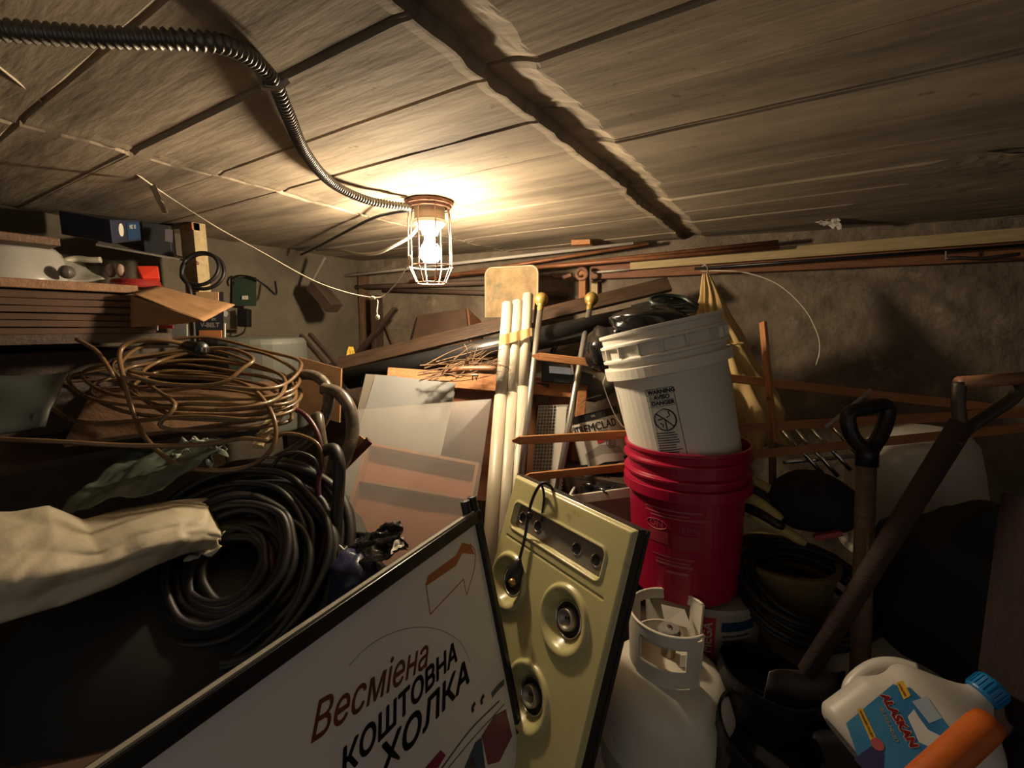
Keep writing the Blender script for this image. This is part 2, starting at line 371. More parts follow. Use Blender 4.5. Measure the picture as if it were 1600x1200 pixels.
# ============================================================ BACK WALL: ledge, pipes, boards
def wbeam(name, label, cat, a, b, wd, th, m, off, **k):       # a, b: pixels of the middle of the visible face
    A = W(a[0], a[1], off); B = W(b[0], b[1], off); return plank(name, label, cat, A, B, th, wd, m, **k)
wbeam('wall_beam', 'red-brown timber along the top of the right back wall', 'beam', (925, 426), (1640, 390), .062, .04, REDW, .03)
wbeam('pale_batten', 'long pale nailed batten on the front of the red-brown beam', 'batten', (985, 414), (1640, 363), .042, .022, PALEW, .075)
for i, (a, b, r, m, lab, off) in enumerate([
    ((640, 440), (1014, 381), .0075, 'c', 'short copper pipe ending beside the wood block under the ceiling', .10),
    ((690, 433), (1216, 378), .0080, 'c', 'long copper pipe lying on top of the pale batten, rear one', .09),
    ((720, 428), (1218, 386), .0085, 'c', 'long copper pipe lying on top of the pale batten, front one', .125),
    ((487, 437), (990, 380), .0075, 'w', 'thin white plastic pipe along the back wall behind the lamp', .12),
    ((925, 426), (984, 421), .0045, 'w', 'short white rod resting beside the iron eye hook', .075),
    ((530, 450), (765, 441), .0135, 'd', 'dark rusty pipe on the back wall, upper of two beside the worn board', .05),
    ((600, 453), (885, 461), .0120, 'd', 'dark rusty pipe on the back wall passing behind the worn board, lower', .03),
    ((1085, 420), (1640, 380), .0055, 'k', 'black rod running under the pale batten', .10)]):
    m = {'c': mat('copper', (.36, .15, .07), .5, .25, c2=(.22, .085, .04), scale=15), 'w': mat('white_pipe', (.55, .50, .43), .5), 'd': mat('old_pipe', (.15, .095, .07), .65, .2), 'k': BLACK}[m]
    single('pipe' if 'pipe' in lab else 'rod', lab, 'pipe' if 'pipe' in lab else 'rod', MB().tube([W(*a, off), W(*b, off)], r, 12), m, smooth=True)
single('wood_block', 'small orange wood block wedged under the ceiling above copper pipes', 'block', MB().slab([W(897, 386, .14), W(926, 384, .14), W(926, 377, .14), W(897, 378, .14)], .05), ORANGEW, bevel=.001)
plank('short_post', 'orange wooden stub fixed below the beam beside gold finial', 'post', W(911, 412, .02), W(911, 470, .02), .03, .04, ORANGEW, up=WN)
plank('short_post', 'narrow pale stub hanging under the left end of the beam', 'post', W(930, 440, .015), W(930, 480, .015), .03, .045, PALEW, up=WN)
t = thing('eye_hook', 'rusty iron eye hook sticking out beside the beam end', 'hook', W(908, 440, .12))
c = W(909, 428, .14); part('ring', MB().tube([c+WU*.022*cos(a*pi/10)+V((0, 0, .022*sin(a*pi/10))) for a in range(20)], .0085, 8, closed=True), RUST, t, smooth=True)
part('shank', MB().tube(spline([W(893, 429, .14), W(880, 433, .12), W(862, 430, .05)], 6), .009, 8), RUST, t, smooth=True)
t = thing('metal_bracket', 'dark metal bracket with a glinting screw at far right of beam', 'bracket', W(1530, 405, .12))
part('arm', MB().tube(spline([W(1478, 404, .11), W(1500, 403, .12), W(1530, 404, .12), W(1560, 401, .12), W(1592, 397, .11)], 6), .006, 8), DSTEEL, t, smooth=True)
part('screw', MB().tube([W(1478, 392, .11), W(1478, 406, .11)], .003, 8), CHROME, t)
# worn board with rounded corners
A = W(762, 496, .30); B = W(842, 496, .30); wd = (B-A).length; ht = (W(762, 420, .30)-A).length; M = axes(A, WU, V((0, 0, 1)), -V(WU).cross(V((0, 0, -1))) if False else WU.cross(V((0, 0, 1))))
r = .03; poly = [(0, 0), (wd, 0)]
for k in range(7): a = pi/2*k/6; poly.append((wd-r+r*cos(a), ht-r+r*sin(a)))
for k in range(7): a = pi/2+pi/2*k/6; poly.append((r+r*cos(a), ht-r+r*sin(a)))
OSB = mat('worn_board', (.36, .245, .12), .8, c2=(.20, .135, .065), scale=14, bump=.5, c3=(.13, .125, .085), s3=9, amt3=.52)
t = thing('worn_board', 'worn tan board with rounded corners standing against the back wall', 'board', M)
part('panel', MB().prism(poly, .018), OSB, t, local=True)
pth = [V((x, y_, .018)) for x, y_ in poly]; part('edge_band', MB().tube(pth[1:]+[pth[0]], .0045, 6), mat('board_edge', (.42, .35, .22), .6), t, local=True)
# far corner timber
plank('corner_post', 'pale brown post standing in the far corner', 'post', W(568, 425, .03)-V((0, 0, 0)), V((*W(568, 560, .03).xy, 0)), .03, .06, BROWNW, up=WN)
plank('dark_post', 'dark timber post near the far corner behind the string', 'post', W(588, 462, .12), V((*W(588, 560, .12).xy, 0)), .03, .065, DARKW, up=WN)
plank('diagonal_stick', 'dark stick leaning diagonally across the far corner post', 'stick', W(545, 570, .22), W(618, 482, .22), .02, .03, DARKW, up=WN)
plank('thin_stick', 'thin brown stick leaning on the back wall beside the dark post', 'stick', W(598, 500, .04), W(618, 545, .06), .008, .008, BROWNW, up=WN)
plank('corner_block', 'dark block hanging below the white pipe in the far corner', 'block', P(492, 446, 2.05), P(523, 482, 2.03), .05, .075, DARKW, up=WN)
plank('thin_brace', 'thin pale brace slanting up to the ceiling in the far corner', 'brace', P(486, 442, 2.05), P(508, 402, 2.0), .008, .012, GREYW, up=WN)
for a, b, s in (((470, 524), (512, 572), 'left'), ((484, 522), (530, 574), 'right')):
    plank('thin_rod', 'dark rod leaning against the far left wall, %s one of the pair' % s, 'rod', P(*a, 2.05), P(*b, 1.95), .016, .016, DARKW, up=WN)
single('cardboard_piece', 'upright tan cardboard panel standing behind the thick grey hoses', 'cardboard', MB().slab([P(458, 640, 1.52), P(532, 660, 1.46), P(535, 576, 1.46), P(458, 555, 1.52)], .006), CARD)
single('yellow_scrap', 'small yellow scrap lying at the end of the dark plank', 'scrap', sheet([P(540, 558, 1.93), P(556, 556, 1.93), P(552, 542, 1.95), P(546, 543, 1.95)], 6, 6, .008, 3, 8), mat('yellow_scrap', (.7, .45, .05), .6), solid=.003)
single('grey_drum', 'grey-green drum lid standing behind the coiled cords', 'drum', MB().lathe([(0, 0), (.15, 0), (.16, .01), (.16, .30), (.15, .315), (0, .32)], 32, Matrix.Translation(P(405, 625, 1.55)-V((0, 0, .10)))), mat('drum', (.075, .078, .066), .6), smooth=False, bevel=.004)
t = thing('brown_box', 'dark brown wooden box tilted up against the back wall', 'box', W(690, 545, .12))
part('front_panel', MB().slab([W(643, 545, .20), W(735, 545, .20), W(729, 483, .14), W(655, 494, .14)], .012), mat('brown_panel', (.12, .065, .04), .6, c2=(.07, .04, .026), scale=8), t, bevel=.002)
part('side_panel', MB().slab([W(735, 545, .20), W(750, 540, .06), W(749, 502, .04), W(729, 483, .14)], .010), REDW, t, bevel=.002)
part('side_panel', MB().slab([W(643, 545, .20), W(636, 545, .17), W(650, 496, .13), W(655, 494, .14)], .010), DARKW, t)
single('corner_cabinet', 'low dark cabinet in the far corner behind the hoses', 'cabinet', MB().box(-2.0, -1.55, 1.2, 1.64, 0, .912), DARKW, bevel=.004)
# long dark plank and black pipe leaning across
A = P(528, 570, 1.86); B = P(1046, 444, 1.70)
plank('long_plank', 'long dark brown plank slanting up in front of the back wall', 'plank', A, B, .062, .018, wood('plank_brown', (.085, .05, .032), (.035, .022, .015), .35), up=V((.1, -.85, .52)))
pa = P(545, 592, 1.72); pb = P(1000, 496, 1.48)
t = thing('black_pipe', 'fat black plastic pipe lying along the long dark plank', 'pipe', pa)
GP = mat('black_pipe', (.020, .020, .021), .33, scale=6)
part('pipe_body', MB().tube([pa, pb], .040, 20), GP, t, smooth=True)
part('end_sleeve', MB().tube([pb-(pb-pa).normalized()*.02, P(1050, 484, 1.45)], .046, 20), BLACK, t, smooth=True)
# twigs and tool handle
t = thing('twig_bundle', 'tangle of dry bent twigs lying under the long plank', 'twigs', P(720, 580, 1.5))
TW = mat('twig', (.26, .16, .085), .8, c2=(.15, .085, .045), scale=20)
rnd = random.Random(5)
for k in range(44):
    a = P(rnd.uniform(650, 745), rnd.uniform(560, 596), rnd.uniform(1.42, 1.5)); b = P(rnd.uniform(725, 800), rnd.uniform(535, 585), rnd.uniform(1.42, 1.56))
    m_ = a.lerp(b, .5)+V((rnd.uniform(-.03, .03), rnd.uniform(-.03, .03), rnd.uniform(-.022, .024)))
    part('twig', MB().tube(spline([a, m_, b], 5), [.0022-.0014*i/10 for i in range(11)], 5), TW, t)
t = thing('tool_handle', 'brown wooden tool handle lying below the dry twigs', 'tool', P(735, 576, 1.44))
part('handle', MB().tube(spline([P(690, 583, 1.46), P(715, 578, 1.45), P(750, 577, 1.43), P(776, 578, 1.42)], 4), [.009]*4+[.012]*5+[.013]*3+[.009], 10), mat('handle_brown', (.25, .11, .05), .45), t, smooth=True)
part('ferrule', MB().tube([P(737, 586, 1.42), P(748, 586, 1.42)], .004, 8), STEEL, t)

# ============================================================ CENTRE
# orange wooden cabinet panel behind everything
t = thing('orange_cabinet', 'orange-brown wooden cabinet behind the frosted sheets and white pipes', 'cabinet', V((*P(760, 700, 1.6).xy, 0)))
def quadpart(name, c, th, m, par, **k): return part(name, MB().slab(c, th), m, par, **k)
quadpart('top_rail', [P(605, 600, 1.58), P(917, 626, 1.60), P(917, 598, 1.62), P(608, 577, 1.60)], .02, ORANGEW, t, bevel=.002)
quadpart('back_panel', [P(590, 760, 1.60), P(905, 800, 1.60), P(915, 622, 1.62), P(600, 598, 1.60)], .012, mat('cab_panel', (.26, .10, .045), .6, scale=6, st=(1, 1, 5)), t)
quadpart('side_stile', [P(884, 800, 1.54), P(898, 800, 1.54), P(917, 600, 1.60), P(903, 600, 1.60)], .02, ORANGEW, t, bevel=.002)
quadpart('dark_gap', [P(838, 640, 1.575), P(858, 641, 1.575), P(858, 600, 1.595), P(838, 598, 1.595)], .006, DARKW, t)
# frosted sheets
def frosted(name, c, mixf, rough=.45):
    m = bpy.data.materials.new(name); m.use_nodes = True; N = m.node_tree.nodes; L = m.node_tree.links; b = N['Principled BSDF']
    b.inputs['Base Color'].default_value = (*c, 1); b.inputs['Roughness'].default_value = rough
    tr = N.new('ShaderNodeBsdfTransparent'); tr.inputs[0].default_value = (.92, .90, .86, 1); mx = N.new('ShaderNodeMixShader')
    wv = N.new('ShaderNodeTexWave'); wv.inputs['Scale'].default_value = 60; wv.bands_direction = 'Z'; tc = N.new('ShaderNodeTexCoord'); L.new(tc.outputs['Object'], wv.inputs[0])
    bp = N.new('ShaderNodeBump'); bp.inputs['Strength'].default_value = .12; L.new(wv.outputs[0], bp.inputs['Height']); L.new(bp.outputs[0], b.inputs['Normal'])
    mx.inputs[0].default_value = mixf; L.new(tr.outputs[0], mx.inputs[1]); L.new(b.outputs[0], mx.inputs[2]); L.new(mx.outputs[0], N['Material Output'].inputs[0]); return m
t = thing('ribbed_sheet', 'grey ribbed plastic sheet leaning, with a pale strip along its left edge', 'sheet', V((*P(640, 800, 1.4).xy, 0)))
quadpart('panel', [P(527, 780, 1.40), P(668, 800, 1.38), P(712, 599, 1.53), P(588, 586, 1.55)], .004, mat('grey_sheet', (.24, .242, .24), .5, c2=(.205, .205, .20), scale=3), t)
part('edge_strip', MB().tube([P(588, 586, 1.548), P(527, 780, 1.398)], .0022, 6), PAPER, t)
part('edge_strip', MB().tube([P(710, 612, 1.52), P(668, 800, 1.378)], .0022, 6), mat('edge_grey', (.42, .39, .33), .5), t)
single('back_sheet', 'second dull sheet standing just behind the grey ribbed sheet', 'sheet', MB().slab([P(545, 700, 1.46), P(600, 720, 1.45), P(620, 588, 1.57), P(572, 585, 1.57)], .004), mat('dull_sheet', (.17, .15, .12), .6))
t = thing('wooden_tray', 'shallow red-brown wooden tray standing on edge behind the clear sheet', 'tray', V((*P(650, 800, 1.32).xy, 0)))
TRAY = mat('tray_wood', (.50, .185, .10), .6, c2=(.43, .155, .08), scale=4)
cTL, cTR, cBR, cBL = P(578, 698, 1.33), P(752, 731, 1.25), P(715, 925, 1.03), P(520, 900, 1.09)
quadpart('bottom_panel', [cBL, cBR, cTR, cTL], -.006, TRAY, t)
nrm = (cBR-cBL).cross(cTL-cBL).normalized()
def rim(a, b): part('rim', MB().slab([a, b, b+nrm*.028, a+nrm*.028], .010), mat('tray_rim', (.52, .26, .15), .55, scale=8), t, bevel=.001)
rim(cTL, cTR); rim(cTR, cBR); rim(cBL, cTL)
a = cTL.lerp(cBL, .32); b = cTR.lerp(cBR, .32); part('divider', MB().slab([a, b, b+nrm*.022, a+nrm*.022], .006), mat('tray_rim', None), t)
t = thing('frosted_sheet', 'translucent milky plastic sheet leaning in front of the wooden tray', 'sheet', V((*P(650, 860, 1.15).xy, 0)))
c = [P(505, 900, 1.14), P(735, 930, 1.05), P(776, 622, 1.32), P(713, 618, 1.34)]
quadpart('panel', [P(500, 905, 1.03), P(722, 940, .99), P(768, 624, 1.31), P(560, 640, 1.38)], .0025, frosted('milky', (.42, .40, .38), .22), t)
t = thing('folded_box', 'small brown box corner poking out beside the grey hoses', 'box', P(550, 735, 1.12))
quadpart('top_panel', [P(530, 742, 1.16), P(536, 738, 1.13), P(578, 691, 1.13), P(552, 672, 1.18)], .004, CARD, t)
quadpart('end_panel', [P(528, 747, 1.13), P(540, 734, 1.12), P(582, 693, 1.11), P(578, 686, 1.12)], .01, mat('maroon_edge', (.09, .018, .018), .6), t)
# three cream pipes taped together
t = thing('taped_pipe_bundle', 'three cream plastic pipes taped together leaning upright beside the gold-topped rods', 'pipes', V((*P(785, 900, 1.05).xy, 0)))
for i, (x0, y0, x1, y1) in enumerate(((793, 475, 762, 900), (809, 472, 781, 900), (825, 461, 800, 900))):
    a = P(x0, y0, 1.58+.01*i); b = P(x1, y1, 1.24+.01*i); e = b+(b-a).normalized()*.25; c = a.lerp(b, .40-.005*i)
    o = part('pipe', MB().tube([a, c], .0190, 20), PVC, t, smooth=True); part('pipe_sleeve', MB().tube([c-(b-a).normalized()*.004, e], .0210, 20), PVC, t, smooth=True)
def tp(u, v):
    x = 782+50*u; y_ = 524-12*u+(17-4*u)*v; return P(x-1, y_, 1.502-.006*sin(u*3*pi)**2)
part('tape_band', MB().grid(tp, 24, 4), TAPE, t, solid=.001)
part('thin_wire', MB().tube(spline([P(823, 625, 1.40), P(812, 670, 1.36), P(800, 730, 1.31), P(795, 790, 1.26), P(780, 830, 1.23)], 6), .0009, 5), PAPER, t)
plank('black_strip', 'narrow black strip standing between cream pipes and the left rod', 'strip', P(838, 470, 1.62), P(818, 760, 1.42), .010, .022, BLACK, up=FW)
# rods with gold ball finials
for i, (bx, by, ex, ey, lab) in enumerate(((846, 468, 808, 790, 'left'), (924, 467, 862, 815, 'right'))):
    d0 = 1.52+.01*i; a = P(bx, by, d0); b = P(ex, ey, 1.30); ax = (a-b).normalized(); t = thing('finial_rod', 'silver metal rod with gold ball finial, %s of the two' % lab, 'rod', b, 'gold-topped rods')
    part('rod', MB().tube([a-ax*.02, b], .0098, 16), STEEL, t, smooth=True)
    M = frame(a, ax); part('ball_finial', MB().lathe([(.010, -.045), (.012, -.030), (.010, -.026), (.015, -.020), (.021, -.012), (.024, 0), (.022, .010), (.015, .019), (.006, .0235), (0, .024)], 24, M), GOLD, t, smooth=True)
# white wire rack
A, B, D = P(828, 775, 1.42), P(878, 775, 1.41), P(842, 634, 1.53); ex = (B-A); ey = (D-A)
t = thing('wire_rack', 'white plastic grid rack standing between the two metal rods', 'rack', A)
WG = mat('white_grid', (.55, .52, .45), .5)
gm = MB()
for k in range(27): gm.tube([A+ey*k/26, A+ex+ey*k/26], .0013, 4)
for k in range(7): gm.tube([A+ex*.6*k/6, A+ex*.6*k/6+ey], .0011, 4)
part('grid_bars', gm, WG, t)
part('backing', MB().slab([A+FW*.02, B+FW*.02, B+ey+FW*.02, D+FW*.02], .003), mat('rack_back', (.22, .20, .17), .6), t)
part('solid_edge', MB().slab([A+ex*.62, A+ex*.95, A+ex*.95+ey*.98, A+ex*.62+ey*.98], .004), WG, t, bevel=.001)
# clamp tool
t = thing('clamp_tool', 'black and silver clamp tool lying between the two rods', 'clamp', P(895, 580, 1.58))
part('bar', MB().slab([P(858, 583, 1.56), P(893, 586, 1.55), P(893, 575, 1.55), P(858, 572, 1.56)], .012), CHROME, t, bevel=.001)
part('body', MB().slab([P(846, 597, 1.58), P(925, 602, 1.58), P(925, 585, 1.58), P(846, 563, 1.58)], .02), BLACK, t, bevel=.003)
part('handle', MB().tube(spline([P(862, 555, 1.57), P(868, 540, 1.57), P(880, 530, 1.57), P(905, 527, 1.58)], 5), .010, 10), BLACK, t, smooth=True)
part('screw', MB().tube([P(893, 570, 1.54), P(895, 585, 1.54)], .005, 8), CHROME, t)
single('grey_sack', 'dull grey-brown sack slumped behind the paint can', 'sack', MB().blob(P(925, 590, 1.66), (.11, .07, .085), .25, 5, seed=4), mat('sack', (.20, .17, .12), .85), smooth=True)
# wooden drying rack: three rails and uprights
t = thing('drying_rack', 'folding orange wooden drying rack reaching behind the stacked buckets', 'rack', V((*P(1200, 690, 1.2).xy, P(1200, 790, 1.2).z)))
def rail(a, b, wd, th):
    A, B = P(*a), P(*b); plank('rail', None, None, A, B, th, wd, ORANGEW, parent=t, bevel=.0015)
    x = (B-A).normalized(); z = (V((0, 0, 1))-x*x.z).normalized(); y_ = z.cross(x)
    M = axes(A, x, z, -y_); part('pointed_end', MB().prism([(0, -wd/2), (-.022, -wd*.12), (-.022, wd*.12), (0, wd/2)], th, axes(A+y_*th/2, x, z, -y_)), ORANGEW, t)
rail((842, 557, 1.42), (1660, 650, 1.16), .024, .010)
rail((812, 688, 1.335), (1660, 641, 1.16), .025, .010)
rail((829, 745, 1.30), (1660, 662, 1.16), .023, .010)
plank('upright', None, None, P(1192, 503, 1.265), P(1209, 690, 1.24), .010, .026, ORANGEW, up=FW, parent=t)
plank('upright', None, None, P(1207, 690, 1.265), P(1207, 800, 1.25), .010, .024, BROWNW, up=FW, parent=t)
part('rivet', MB().tube([P(1201, 622, 1.26), P(1201, 622, 1.235)], .006, 10), RUST, t)
# paint can
pc = P(948, 727, 1.46); ax = P(928, 648, 1.46)-pc; M = frame(pc, ax+FW*.02)
t = thing('paint_can', 'white-labelled paint can with black rim wedged left of the buckets', 'paint can', M)
R0, H0 = .083, .178
part('body', MB().lathe([(0, 0), (R0, 0), (R0+.002, .004), (R0, .008), (R0, H0-.02), (0, H0-.02)], 40), mat('can_label', (.60, .55, .48), .4, scale=3), t, local=True, smooth=False)
part('rim', MB().lathe([(R0+.001, H0-.024), (R0+.001, H0-.003), (R0+.003, H0), (R0-.008, H0), (R0-.012, H0-.01), (0, H0-.01)], 40), BLACK, t, local=True)
part('foot_band', MB().lathe([(R0+.001, .0), (R0+.001, .022)], 40), BLACK, t, local=True)
def cyl(R, z0=0, a0=0): return lambda q: V(((R)*sin(q.x/R+a0), -(R)*cos(q.x/R+a0), q.y+z0))
text('TREMCLAD', .034, INK, 'brand_lettering', t, None, bold=.0007, wrap=cyl(R0+.0012, H0-.047, -.02), sx=.86)
text('RUST PAINT', .010, INK, 'small_lettering', t, None, wrap=cyl(R0+.0012, H0-.066, .05))
text('OIL', .009, PAPER, 'rim_lettering', t, None, wrap=cyl(R0+.0030, H0-.012, .0))
def patch(R, a0, a1, z0, z1, m, name, zf=None):
    part(name, MB().grid(lambda u, v: V((R*sin(a0+(a1-a0)*u), -R*cos(a0+(a1-a0)*u), (z0+(z1-z0)*v)+(zf(u) if zf else 0))), 14, 4), m, t, local=True)
patch(R0+.001, -.1, .35, .088, .104, REDINK, 'red_stripe', lambda u: -.01*(1-u))
patch(R0+.001, -.75, .75, .028, .075, mat('can_grey', (.33, .31, .27), .4), 'grey_swoosh', lambda u: -.02*abs(u-.5)*2)
patch(R0+.0014, -.55, .75, .02, .045, mat('can_white', (.62, .57, .50), .4), 'white_swoosh', lambda u: -.02*abs(u-.4))
for rr in (.015, .009, .004): part('seal_ring', MB().tube([cyl(R0+.0018, .072, .38)(V((rr*cos(k*pi/12), rr*sin(k*pi/12), 0))) for k in range(24)], .0009, 4, closed=True), INK, t, local=True)
part('bail_wire', MB().tube(spline([P(893, 665, 1.44), P(900, 640, 1.46), P(915, 625, 1.47), P(940, 617, 1.48)], 6), .0012, 5), STEEL, t)
part('ear', MB().tube([P(896, 670, 1.44), P(893, 670, 1.43)], .006, 10), STEEL, t)
# white bin with black contents
t = thing('white_bin', 'white-rimmed plastic bin holding glossy black bags behind the red bucket', 'bin', V((*P(935, 800, 1.2).xy, P(935, 900, 1.2).z)))
b0 = [P(887, 775, 1.36), P(1000, 760, 1.30), P(1000, 728, 1.46), P(908, 738, 1.52)]
for i in range(4): q, r_ = b0[i], b0[(i+1) % 4]; part('rim', MB().slab([q, r_, r_-V((0, 0, .030)), q-V((0, 0, .030))], .008), WHITE, t, bevel=.002)
BINM = mat('bin_side', (.30, .21, .185), .5, scale=3)
for i in range(4):
    q, r_ = b0[i], b0[(i+1) % 4]; ce = sum(b0, V((0, 0, 0)))/4
    part('side_panel', MB().slab([q-V((0, 0, .02)), r_-V((0, 0, .02)), r_.lerp(ce, .15)-V((0, 0, .26)), q.lerp(ce, .15)-V((0, 0, .26))], .004), BINM, t)
ce = sum(b0, V((0, 0, 0)))/4
single('black_bag', 'crumpled glossy black bag inside the white bin', 'bag', MB().blob(ce+V((0, 0, -.03)), (.085, .075, .05), .4, 8, seed=8), BAG, smooth=True)
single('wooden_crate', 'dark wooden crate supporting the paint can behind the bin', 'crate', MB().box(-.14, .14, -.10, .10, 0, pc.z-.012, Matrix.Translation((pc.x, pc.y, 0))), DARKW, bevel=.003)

# ============================================================ BUCKETS
BK = [(0, 0), (.122, 0), (.128, .006), (.1375, .255), (.1375, .258), (.152, .260), (.152, .285), (.141, .287), (.1415, .300), (.151, .302), (.151, .308), (.142, .312), (.1425, .336), (.152, .338), (.152, .344), (.1435, .347), (.145, .362), (.150, .364), (.150, .372), (.143, .372), (.139, .355), (.124, .012), (0, .010)]
def bucket(name, label, M, m, s=1.0):
    t = thing(name, label, 'bucket', M); part('shell', MB().lathe([(r*s, z*s) for r, z in BK], 56), m, t, local=True, smooth=False, bevel=.0008); return t
wb = P(1076, 732, 1.165); wt = P(1032, 521, 1.15); M1 = frame(wb, wt-wb)
M1 = M1 @ Matrix.Scale(1.03, 4)
t = bucket('plastic_bucket', 'scuffed white bucket with warning label leaning inside the red bucket', M1, WHITE)
RB = lambda z: .128+.0095*z/.255+.0008
def wl(x, z, a0=-.21): R = RB(z); return V((R*sin(x/R+a0), -R*cos(x/R+a0), z))
def wtext(body, size, z, x=0, bold=0, sx=1): text(body, size, INK, 'label_lettering', t, None, bold=bold, wrap=lambda q: wl(q.x+x, q.y+z), sx=sx)
part('label_border', MB().tube([wl(x, z) for x, z in [(-.031, .02+.006*k) for k in range(36)]+[(-.031+.004*k, .23) for k in range(16)]+[(.031, .23-.006*k) for k in range(36)]], .0006, 4), INK, t, local=True)
for z in (.216, .203, .189): part('label_rule', MB().tube([wl(-.031+.006*k, z-.0) for k in range(11)], .0005, 4), INK, t, local=True)
wtext('WARNING', .0125, .2225, .004, .0007); wtext('AVISO', .0125, .2095, .003, .0007); wtext('DANGER', .0125, .1960, .003, .0007)
for z in (.2225, .2095, .196): part('warning_triangle', MB().tube([wl(-.026, z-.003), wl(-.022, z+.004), wl(-.018, z-.003)], .0007, 4, closed=True), INK, t, local=True)
part('pictogram_ring', MB().tube([wl(.024*cos(k*pi/16), .157+.025*sin(k*pi/16)) for k in range(32)], .0016, 5, closed=True), INK, t, local=True)
for pth in ([(-.018, .173), (0, .158), (.016, .140)], [(0, .158), (0, .134)], [(-.002, .160), (-.016, .158)], [(.004, .162), (.012, .166), (.010, .176)], [(-.012, .150), (-.006, .146), (-.008, .140)]):
    part('pictogram_line', MB().tube([wl(*q) for q in pth], .0013, 5), INK, t, local=True)
rnd = random.Random(3)
for k in range(17):
    z = .125-.0058*k; e = rnd.uniform(.012, .027); part('fine_print', MB().grid(lambda u, v: wl(-.027+(.027+e)*u, z+.0026*v), 6, 1), mat('grey_print', (.09, .085, .08), .6), t, local=True)
part('bail_wire', MB().tube(spline([M1 @ V((-.154, -.02, .272)), M1 @ V((-.158, -.05, .25)), M1 @ V((-.15, -.02, .17)), M1 @ V((-.135, .03, .12)), M1 @ V((-.10, .10, .10))], 8), .0014, 6), STEEL, t)
part('ear', MB().lathe([(0, -.155), (.016, -.155), (.016, -.135)], 16, M1 @ Matrix.Rotation(pi/2, 4, 'Y') @ Matrix.Translation((-.272, .02, 0))), WHITE, t)
for k in range(9): a = -1.45+.36*k; part('collar_rib', MB().box(-.0015, .0015, -.151, -.141, .312, .338, Matrix.Rotation(a, 4, 'Z')), WHITE, t, local=True)
bg = thing('bin_liner', 'shiny black plastic bag bulging out of the white bucket', 'bag', M1 @ V((0, 0, .3)))
part('bulge', MB().blob(M1 @ V((-.02, .05, .385)), (.105, .085, .045), .22, 5, 40, 26, seed=2), BAG, bg, smooth=True)
part('overhang', MB().blob(M1 @ V((-.14, .10, .335)), (.075, .06, .075), .22, 5, 36, 24, seed=6), BAG, bg, smooth=True)
part('green_coil', MB().tube(coil(M1 @ V((.06, .08, .405)), RT*.05, UP*.02+FW*.03, 3, .15, 3), .006, 8), mat('dark_green', (.02, .035, .028), .4), bg, smooth=True)
rb = P(1068, 905, 1.20); M2 = frame(rb, V((-.03, .0, 1))) @ Matrix.Scale(1.03, 4)
t = bucket('plastic_bucket', 'crimson red bucket holding the leaning white bucket', M2, RED)
FADE = mat('faded_print', (.46, .10, .12), .5)
def rl(x, z, a0=-.15): R = RB(z); return V((R*sin(x/R+a0), -R*cos(x/R+a0), z))
for k, (z, x0, x1, h) in enumerate(((.232, -.075, .06, .004), (.222, -.075, .03, .003), (.214, -.06, .075, .004), (.150, -.065, -.015, .03), (.143, -.005, .055, .034), (.118, -.055, .045, .003), (.108, -.045, .035, .003), (.098, -.045, .04, .006), (.080, -.02, .03, .007))):
    part('faded_print', MB().grid(lambda u, v: rl(x0+(x1-x0)*u, z+h*v), 14, 1), FADE if h < .01 else mat('faded_block', (.36, .03, .055), .5), t, local=True)
text('ON', .022, FADE, 'faded_lettering', t, None, wrap=lambda q: rl(q.x-.045, q.y+.195)); text('KING', .017, FADE, 'faded_lettering', t, None, wrap=lambda q: rl(q.x+.035, q.y+.192))
for k in (0, 1): part('faded_emblem', MB().tube([rl(-.045+.08*k+.026*cos(a*pi/10), .194+.012*sin(a*pi/10)) for a in range(20)], .0007, 4, closed=True), FADE, t, local=True)
pl = rb+RT*.045+V((0, .03, 0)); zt = rb.z-.004; M3 = Matrix.Translation((pl.x, pl.y, zt-.16)); M3 = frame(M3.translation, V((0, 0, 1)))
t = thing('lidded_pail', 'low white pail with red and blue label under the red bucket', 'pail', M3)
part('shell', MB().lathe([(0, 0), (.135, 0), (.142, .008), (.150, .145), (.157, .147), (.157, .16), (0, .16)], 48), mat('pail_white', (.42, .39, .33), .5, scale=4), t, local=True)
def pw(R, a0, z0): return lambda q: V((R*sin(q.x/R+a0), -R*cos(q.x/R+a0), q.y+z0))
def arc(R, a0, a1, z0, z1, m, name, t): part(name, MB().grid(lambda u, v: V((R*sin(a0+(a1-a0)*u), -R*cos(a0+(a1-a0)*u), z0+(z1-z0)*v)), 10, 1), m, t, local=True)
arc(.1495, .02, .25, .03, .135, REDINK, 'red_label', t)
arc(.1495, .34, .95, .10, .125, BLUEINK, 'blue_label', t)
for k in range(5): arc(.1495, .36, .85, .085-.013*k, .089-.013*k, mat('grey_print', None), 'print_line', t)
R_ = .1502
text('MEGA', .030, PAPER, 'red_lettering', t, None, bold=.0006, wrap=lambda q: V((R_*sin(-q.y/R_+.135), -R_*cos(-q.y/R_+.135), q.x+.082)))
single('support_box', 'dark wooden box under the low white pail', 'box', MB().box(-.17, .17, -.14, .16, 0, zt-.162, Matrix.Translation((pl.x, pl.y, 0)) @ Matrix.Rotation(.4, 4, 'Z')), DARKW, bevel=.004)

